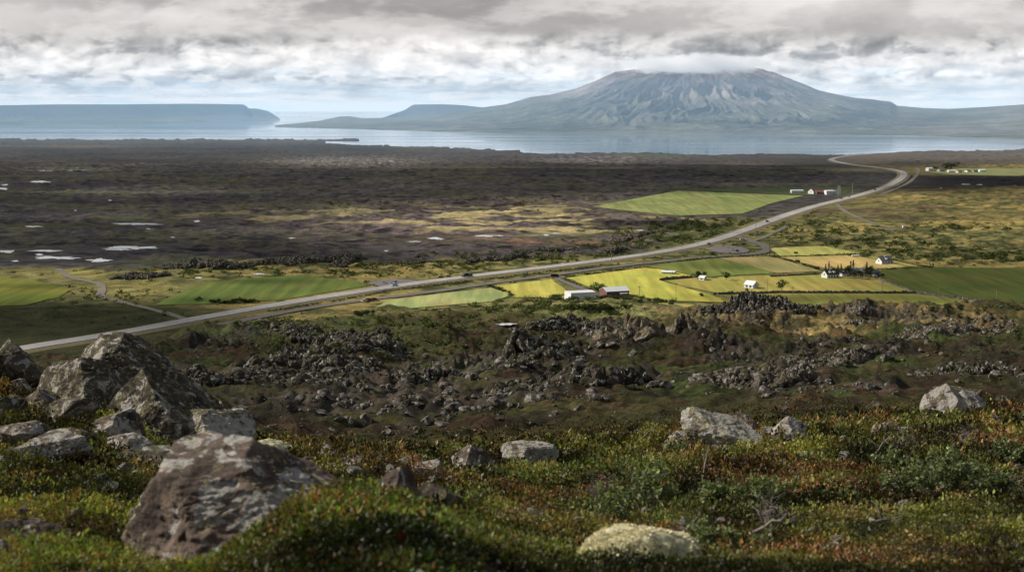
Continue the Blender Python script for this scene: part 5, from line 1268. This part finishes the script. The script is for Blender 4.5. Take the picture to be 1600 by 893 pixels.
car(1409,273,'white car at the far bend of the main road',(.75,.75,.75),scale=1.4)
car(1414,357,'white van parked at the end of the right hand dirt track',(.78,.78,.78),van=True,cat='van',z=.5,heading=.3)
# hay bales and signs
def bale(px, py, label, m='white', group=None, n=3):
    x, y, z = gpos(px, py); o = empty('wrapped_bales', (x, y, z+.3), .1, label, 'bale stack', group)
    for k_ in range(n):
        MB().disc((k_*1.5-(n-1)*.75, 0, .7), .7, 1.25, 16).build('bale', M[m], o)
bale(1337, 401.5, 'row of white wrapped bales beside the tan field', n=4)
bale(1243.5, 396.5, 'pair of dark bales in the small yellow field', 'black', n=2)
for i, (px, py, lb) in enumerate([(588,453.5,'small road sign on the near verge left of the pale blue car'),(650,432,'small post sign behind the gravel pullout'),(1048,426,'tiny sign by the long low shed'),(1091,384,'roadside sign on the far verge before the car park')]):
    x, y, z = gpos(px, py); o = empty('road_sign', (x, y, z), .3, lb, 'sign'); MB().tube([(0, 0, -.3), (0, 0, 2.4)], .07, 6).build('post', M['metal'], o); MB().box(-.45, .45, -.11, -.08, 1.7, 2.35).build('panel', M['white'], o)
# ------------------------------------------------------------------ sun, clouds, sky, haze
SUN_EL = math.radians(34); saz = math.atan2(.24, -.97)      # sun stands left and a little beyond the view
SD = Vector((math.cos(SUN_EL)*math.cos(saz), math.cos(SUN_EL)*math.sin(saz), math.sin(SUN_EL)))
sl = bpy.data.lights.new('sun', 'SUN'); sl.energy = 5.0; sl.angle = math.radians(.6); sl.color = (1, .95, .87)
so = bpy.data.objects.new('sun', sl); COL.objects.link(so); so.rotation_euler = SD.to_track_quat('Z', 'Y').to_euler()

# unseen sheet added overhead, its opacity mask shaped to cast the cloud shadows
def shade_map(px, py, X, Y):
    s = np.full(px.shape, .30)
    s = np.where(py > 690, .16, s); 
    s = s*(1-sstep(640, 720, py))+.0*sstep(640, 720, py)
    plain_ = 1-sstep(478, 500, py)
    base = .70*(1-sstep(520, 700, px))*(1-sstep(398, 415, py))+.30*(1-(1-sstep(520, 700, px))*(1-sstep(398, 415, py)))
    s = s*(1-plain_)+base*plain_
    def put(cx, cy, ax, ay, v, st=1.0):
        nonlocal s
        m = np.clip(np.exp(-(((px-cx)/ax)**2+((py-cy)/ay)**2)**1.6)*1.25, 0, 1)*st; s = s*(1-m)+v*m
    put(780, 350, 330, 42, .05); put(600, 300, 500, 34, .70); put(1050, 268, 330, 22, .9); put(1000, 318, 150, 14, .1)
    put(1180, 298, 110, 5, .85); put(1020, 352, 110, 6, .8); put(700, 385, 160, 12, .45); put(1450, 340, 260, 42, .08); put(1500, 287, 170, 12, .95); put(1560, 268, 120, 6, .1)
    put(1390, 280, 60, 12, .5); put(1060, 250, 200, 8, .3); put(1500, 246, 200, 7, .35); put(540, 253, 130, 8, .1); put(230, 300, 160, 7, .2); put(120, 340, 120, 6, .25); put(420, 360, 130, 8, .3); put(300, 222, 500, 5, .3)
    put(1000, 440, 330, 44, 0); put(1480, 440, 170, 24, .75); put(1200, 468, 130, 6, .75); put(1400, 466, 140, 7, .7); put(1380, 482, 240, 6, .0)
    put(1340, 430, 45, 12, .45); put(1560, 480, 60, 8, .2); put(1140, 415, 90, 7, .35); put(1120, 463, 60, 4, .6)
    put(1330, 410, 110, 14, 0); put(660, 468, 130, 20, 0); put(190, 440, 260, 16, .15); put(100, 500, 320, 30, .85); put(60, 448, 80, 4, .7); put(420, 440, 90, 5, .75); put(330, 470, 60, 5, .8); put(480, 462, 60, 5, 0)
    put(1440, 508, 240, 18, .05); put(1300, 560, 380, 28, .38); put(980, 490, 150, 20, .1); put(1040, 520, 50, 25, .15); put(760, 490, 60, 15, .15)
    put(600, 560, 260, 55, .25); put(300, 560, 200, 30, .7)
    far_ = 1-sstep(205, 214, py)
    s = s*(1-far_)+.12*far_
    for (cx, cy, ax, ay, v) in ((860,200,90,5,.9),(1090,190,80,7,.85),(1290,196,110,7,.9),(1020,152,50,6,.8),(940,132,40,6,.8),(880,173,25,3,.7),(1190,150,30,6,.6),(1450,199,80,3,.8),(1400,185,60,4,.5),(130,178,300,7,.75),(620,195,70,3,.7),(1250,170,40,5,.3)):
        m = np.clip(np.exp(-(((px-cx)/ax)**2+((py-cy)/ay)**2))*1.3, 0, 1)*far_; s = s*(1-m)+v*m
    n = fbm(X/260, Y/200, 4, 301)*.35*sstep(400, 800, Y)+fbm(X/70, Y/60, 3, 311)*.12
    return np.clip(s+n*(.3+1.4*s*(1-s)*2), 0, 1)
def build_deck():
    ALT = 1000.
    uc = np.linspace(-.95, .95, 420); R = np.concatenate([np.exp(np.linspace(math.log(2), math.log(500), 70))[:-1], EYE*F/np.arange(EYE*F/500, EYE*F/8600, -1.6)])
    Yg, Ug = np.meshgrid(R, uc, indexing='ij'); Xg = Ug*Yg
    z = base_h(Xg.ravel(), Yg.ravel()).reshape(Xg.shape); pxx, pyy = to_px(Xg, Yg, z)
    # on the mountain the sunlit slope stands higher than the plain
    up = sstep(5700, 8500, Yg)*230*np.exp(-((pxx-1100)/230.)**2)
    p2, q2 = to_px(Xg, Yg, np.maximum(z, up)); S = shade_map(p2, q2, Xg, Yg)
    S = S*(1-sstep(.62, .95, np.abs(Ug)))
    tt = (ALT-np.maximum(z, up))/SD.z
    V = np.stack([(Xg+SD.x*tt).ravel(), (Yg+SD.y*tt).ravel(), np.full(Xg.size, ALT)], 1)
    me = np_mesh('shadow_deck', V, grid_faces(*Xg.shape), np.repeat(S.ravel()[:, None], 3, 1))
    t = NT('shadow_deck'); c = t.attr(); f = t.math('MULTIPLY', c, .93)
    tr = t.n('ShaderNodeBsdfTransparent'); d = t.n('ShaderNodeBsdfTranslucent'); d.inputs['Color'].default_value = (.5, .52, .55, 1)
    m = t.n('ShaderNodeMixShader'); t.l(f, m.inputs[0]); t.l(tr.outputs[0], m.inputs[1]); t.l(d.outputs[0], m.inputs[2])
    o = t.n('ShaderNodeOutputMaterial'); t.l(m.outputs[0], o.inputs['Surface'])
    ob = link('shadow_deck', me, t.m); ob['kind'] = 'structure'
build_deck()

# sky backdrop with the far cloud banks
def paint_sky(px, py):
    # broad brightness, then four belts of cloud relief that shrink towards the horizon
    gx = [-600, 0, 120, 250, 400, 520, 640, 760, 860, 960, 1060, 1160, 1260, 1380, 1500, 1600, 2200]
    rows = [(-500, [.62]*17),
      (-30, [.64,.62,.61,.60,.58,.57,.58,.56,.58,.62,.68,.72,.70,.66,.64,.66,.66]),
      (0,   [.68,.68,.66,.64,.60,.58,.58,.57,.62,.66,.72,.78,.78,.72,.70,.70,.7]),
      (25,  [.72,.76,.76,.76,.72,.66,.60,.57,.60,.62,.68,.72,.72,.68,.74,.76,.7]),
      (45,  [.70,.74,.72,.70,.68,.68,.72,.62,.60,.62,.66,.68,.64,.64,.68,.70,.7]),
      (65,  [.66,.64,.60,.60,.60,.66,.84,.78,.68,.64,.62,.62,.62,.62,.64,.66,.7]),
      (85,  [.76,.84,.76,.76,.80,.82,.90,.90,.80,.72,.68,.68,.70,.72,.70,.70,.7]),
      (100, [.78,.86,.88,.80,.84,.86,.86,.86,.80,.76,.76,.76,.76,.78,.78,.78,.7]),
      (118, [.70,.68,.72,.76,.74,.76,.76,.76,.82,.86,.84,.80,.78,.78,.80,.78,.7]),
      (136, [.70,.68,.70,.74,.72,.66,.74,.72,.78,.84,.84,.80,.82,.84,.82,.80,.7]),
      (150, [.76,.80,.78,.80,.78,.74,.78,.76,.80,.84,.84,.84,.86,.86,.86,.84,.8]),
      (162, [.84,.84,.84,.84,.84,.84,.86,.86,.86,.88,.88,.88,.90,.90,.88,.86,.86]), (190, [.80]*17)]
    ry = np.array([r[0] for r in rows]); G = [r[1] for r in rows]
    far = np.clip((178-py)/110, .08, 1)
    wx = px+(fbm(px/150, py/70, 5, 409)*30+fbm(px/38, py/26, 4, 410)*16)*far; wy = py+(fbm(px/110, py/60, 3, 411)*12+fbm(px/34, py/24, 4, 413)*9)*far
    GI = np.array([np.interp(wx.ravel(), gx, g) for g in G]); yi = np.clip(wy.ravel(), -500, 189)
    j = np.clip(np.searchsorted(ry, yi)-1, 0, len(ry)-2); f = (yi-ry[j])/(ry[j+1]-ry[j]); f = f*f*(3-2*f); idx = np.arange(yi.size)
    L = (GI[j, idx]*(1-f)+GI[j+1, idx]*f).reshape(px.shape)
    def belt(y0, w0, w1, sx, sy, seed, soft, puff, lit):
        nonlocal L
        m = sstep(y0-w0, y0, py)*(1-sstep(y0, y0+w1, py)) if w0 else 1-sstep(y0, y0+w1, py)
        ux = fbm(px/sx*.8, py/sy*.8, 2, seed+50)*.12; uy = fbm(px/sx*.8+5, py/sy*.8, 2, seed+60)*.12
        def h(dx, dy):
            x = (px+dx)/sx+ux; y = (py+dy)/sy+uy; s = 0; a = 1; t = 0
            for o in range(6):
                n = noise2(x*2**o+o*3.1, y*2**o+o*1.7, seed+o); s = s+a*(1-soft)*(1-2.4*np.abs(n))+a*soft*n*1.6; t += a; a *= .60
            return s/t
        c = h(0, 0); r_ = c-h(sx*.10, sy*.22); k_ = sstep(-.20, .26, c)
        L = L+m*(puff*(k_-.5)*2+lit*np.clip(r_, -.6, .6))
    belt(20, 0, 75, 260, 80, 500, 1, .05, .05)
    belt(84, 45, 40, 84, 46, 520, .8, .075, .26)
    belt(120, 36, 32, 60, 25, 540, .85, .085, .22)
    belt(150, 30, 16, 90, 9, 560, .9, .08, .06)
    L = L+.065
    L = np.clip(L, .46, 1.1); L = L-np.clip(L-.76, 0, 1)*.5+.10*fbm(px/48, py/26, 4, 611)*sstep(40, 80, py)*(1-sstep(140, 165, py))
    base = np.stack([L, L, L], -1)
    cool = np.clip((.84-L)*.7, 0, .3)*sstep(35, 110, py); base[..., 0] -= cool*.10; base[..., 2] += cool*.10
    warm = np.clip(L-.62, 0, 1)*.05; base[..., 0] += warm*.25; base[..., 2] -= warm*.25
    base[..., 0] += .010; base[..., 2] -= .006
    gap = sstep(.10, .42, fbm(px/120, py/13, 5, 441))*sstep(88, 125, py)*(1-sstep(160, 172, py)*.4)
    m = np.clip(gap*.42, 0, 1)[..., None]; base = base*(1-m)+np.array((.68, .765, .83))*m
    hz = sstep(154, 172, py)[..., None]*.55; base = base*(1-hz)+np.array((.80, .86, .90))*hz
    return np.clip(base, 0, 1)

def build_sky():
    nA, nE = 1500, 330; R_ = 42000.
    az = np.linspace(-.75, .75, nA); el = np.concatenate([np.linspace(-.012, .085, 270), np.linspace(.0855, .30, 60)])
    E, A = np.meshgrid(el, az, indexing='ij')
    X = R_*np.sin(A); Y = R_*np.cos(A); Z = EYE+R_*np.tan(E)
    px, py = to_px(X, Y, Z); base = paint_sky(px, py)
    base = np.clip(base, 0, 1); lc = np.where(base < .04045, base/12.92, ((base+.055)/1.055)**2.4)
    lc = lc*(1.22+.33*sstep(50, 130, py)+.35*sstep(120, 165, py))[..., None]
    V = np.stack([X.ravel(), Y.ravel(), Z.ravel()], 1)
    me = np_mesh('sky', V, grid_faces(nE, nA), lc.reshape(-1, 3))
    t = NT('sky_clouds'); e = t.n('ShaderNodeEmission'); t.l(t.attr(), e.inputs['Color'])
    o = t.n('ShaderNodeOutputMaterial'); t.l(e.outputs[0], o.inputs['Surface'])
    ob = link('sky', me, t.m); ob['kind'] = 'structure'
build_sky()

w = bpy.data.worlds.new('World'); SC.world = w; w.use_nodes = True
t = NT(w, True); sk = t.n('ShaderNodeTexSky'); sk.sky_type = 'NISHITA'; sk.sun_disc = False; sk.sun_elevation = SUN_EL; sk.sun_rotation = math.atan2(SD.x, SD.y)
sk.air_density = 1.3; sk.dust_density = 2
tc = t.n('ShaderNodeTexCoord'); cl = t.ramp(t.noise(tc.outputs['Generated'], 3.2, 6, .6), [(.4, 0), (.6, .75)])
cc = t.mix(cl, sk.outputs[0], (6.5, 6.6, 6.9)); bg = t.n('ShaderNodeBackground'); bg.inputs['Strength'].default_value = .055
t.l(cc, bg.inputs['Color']); wo = t.n('ShaderNodeOutputWorld'); t.l(bg.outputs[0], wo.inputs['Surface'])

def vol_box(name, x0, x1, y0, y1, z0, z1, dens, col, aniso=.2):
    t = NT(name); v = t.n('ShaderNodeVolumePrincipled')
    v.inputs['Color'].default_value = (*col, 1); v.inputs['Density'].default_value = dens; v.inputs['Anisotropy'].default_value = aniso
    o = t.n('ShaderNodeOutputMaterial'); t.l(v.outputs[0], o.inputs['Volume'])
    ob = MB().box(x0, x1, y0, y1, z0, z1).build(name, t.m); ob['kind'] = 'structure'; return ob
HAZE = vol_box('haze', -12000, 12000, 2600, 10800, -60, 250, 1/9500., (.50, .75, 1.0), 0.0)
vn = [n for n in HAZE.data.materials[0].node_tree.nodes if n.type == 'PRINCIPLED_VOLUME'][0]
vn.inputs['Emission Color'].default_value = (.62, .82, 1.0, 1); vn.inputs['Emission Strength'].default_value = .22/9500  # faint self-glow added in place of sky light scattered within the haze

# cloud cap on the summit
def cap():
    t = NT('cloud_cap'); v = t.n('ShaderNodeVolumePrincipled'); tc = t.n('ShaderNodeTexCoord')
    nz = t.noise(t.scaled(t.pos(), (1, 1, 1.6)), .011, 6, .65)
    gr = t.n('ShaderNodeTexGradient', gradient_type='SPHERICAL'); t.l(tc.outputs['Object'], gr.inputs['Vector'])
    d = t.math('SUBTRACT', t.math('ADD', t.math('MULTIPLY', nz, 2.2), gr.outputs['Fac']), 1.38)
    d = t.math('MULTIPLY', t.math('MAXIMUM', d, 0), .035)
    v.inputs['Color'].default_value = (1, 1, 1, 1); t.l(d, v.inputs['Density']); v.inputs['Anisotropy'].default_value = .1; v.inputs['Emission Color'].default_value = (.92, .95, 1, 1); t.l(t.math('MULTIPLY', d, .26), v.inputs['Emission Strength'])  # emission stands in for sunlight scattered many times inside the cloud
    o = t.n('ShaderNodeOutputMaterial'); t.l(v.outputs[0], o.inputs['Volume'])
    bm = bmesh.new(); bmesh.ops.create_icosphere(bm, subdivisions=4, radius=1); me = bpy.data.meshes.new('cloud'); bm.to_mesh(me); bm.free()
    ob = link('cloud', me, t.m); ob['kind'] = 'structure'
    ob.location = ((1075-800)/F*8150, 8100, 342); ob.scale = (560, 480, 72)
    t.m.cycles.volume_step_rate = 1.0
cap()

# ------------------------------------------------------------------ camera and render settings
cam = bpy.data.cameras.new('camera'); co = bpy.data.objects.new('camera', cam); COL.objects.link(co); SC.camera = co
co.location = (0, 0, EYE); co.rotation_euler = (PI/2-TH, 0, 0); cam.sensor_width = 36; cam.lens = 36*F/1600
cam.clip_start = .1; cam.clip_end = 120000
cam.dof.use_dof = True; cam.dof.focus_distance = 60; cam.dof.aperture_fstop = 5.6
SC.view_settings.view_transform = 'Standard'; SC.view_settings.look = 'None'; SC.view_settings.exposure = 0; SC.view_settings.gamma = 1
SC.render.engine = 'CYCLES'; SC.cycles.use_denoising = True
SC.cycles.max_bounces = 6; SC.cycles.diffuse_bounces = 2; SC.cycles.glossy_bounces = 2; SC.cycles.transparent_max_bounces = 8; SC.cycles.volume_bounces = 1; SC.cycles.transmission_bounces = 2
SC.cycles.volume_step_rate = 1.0; SC.cycles.volume_max_steps = 64
SC.cycles.caustics_reflective = False; SC.cycles.caustics_refractive = False
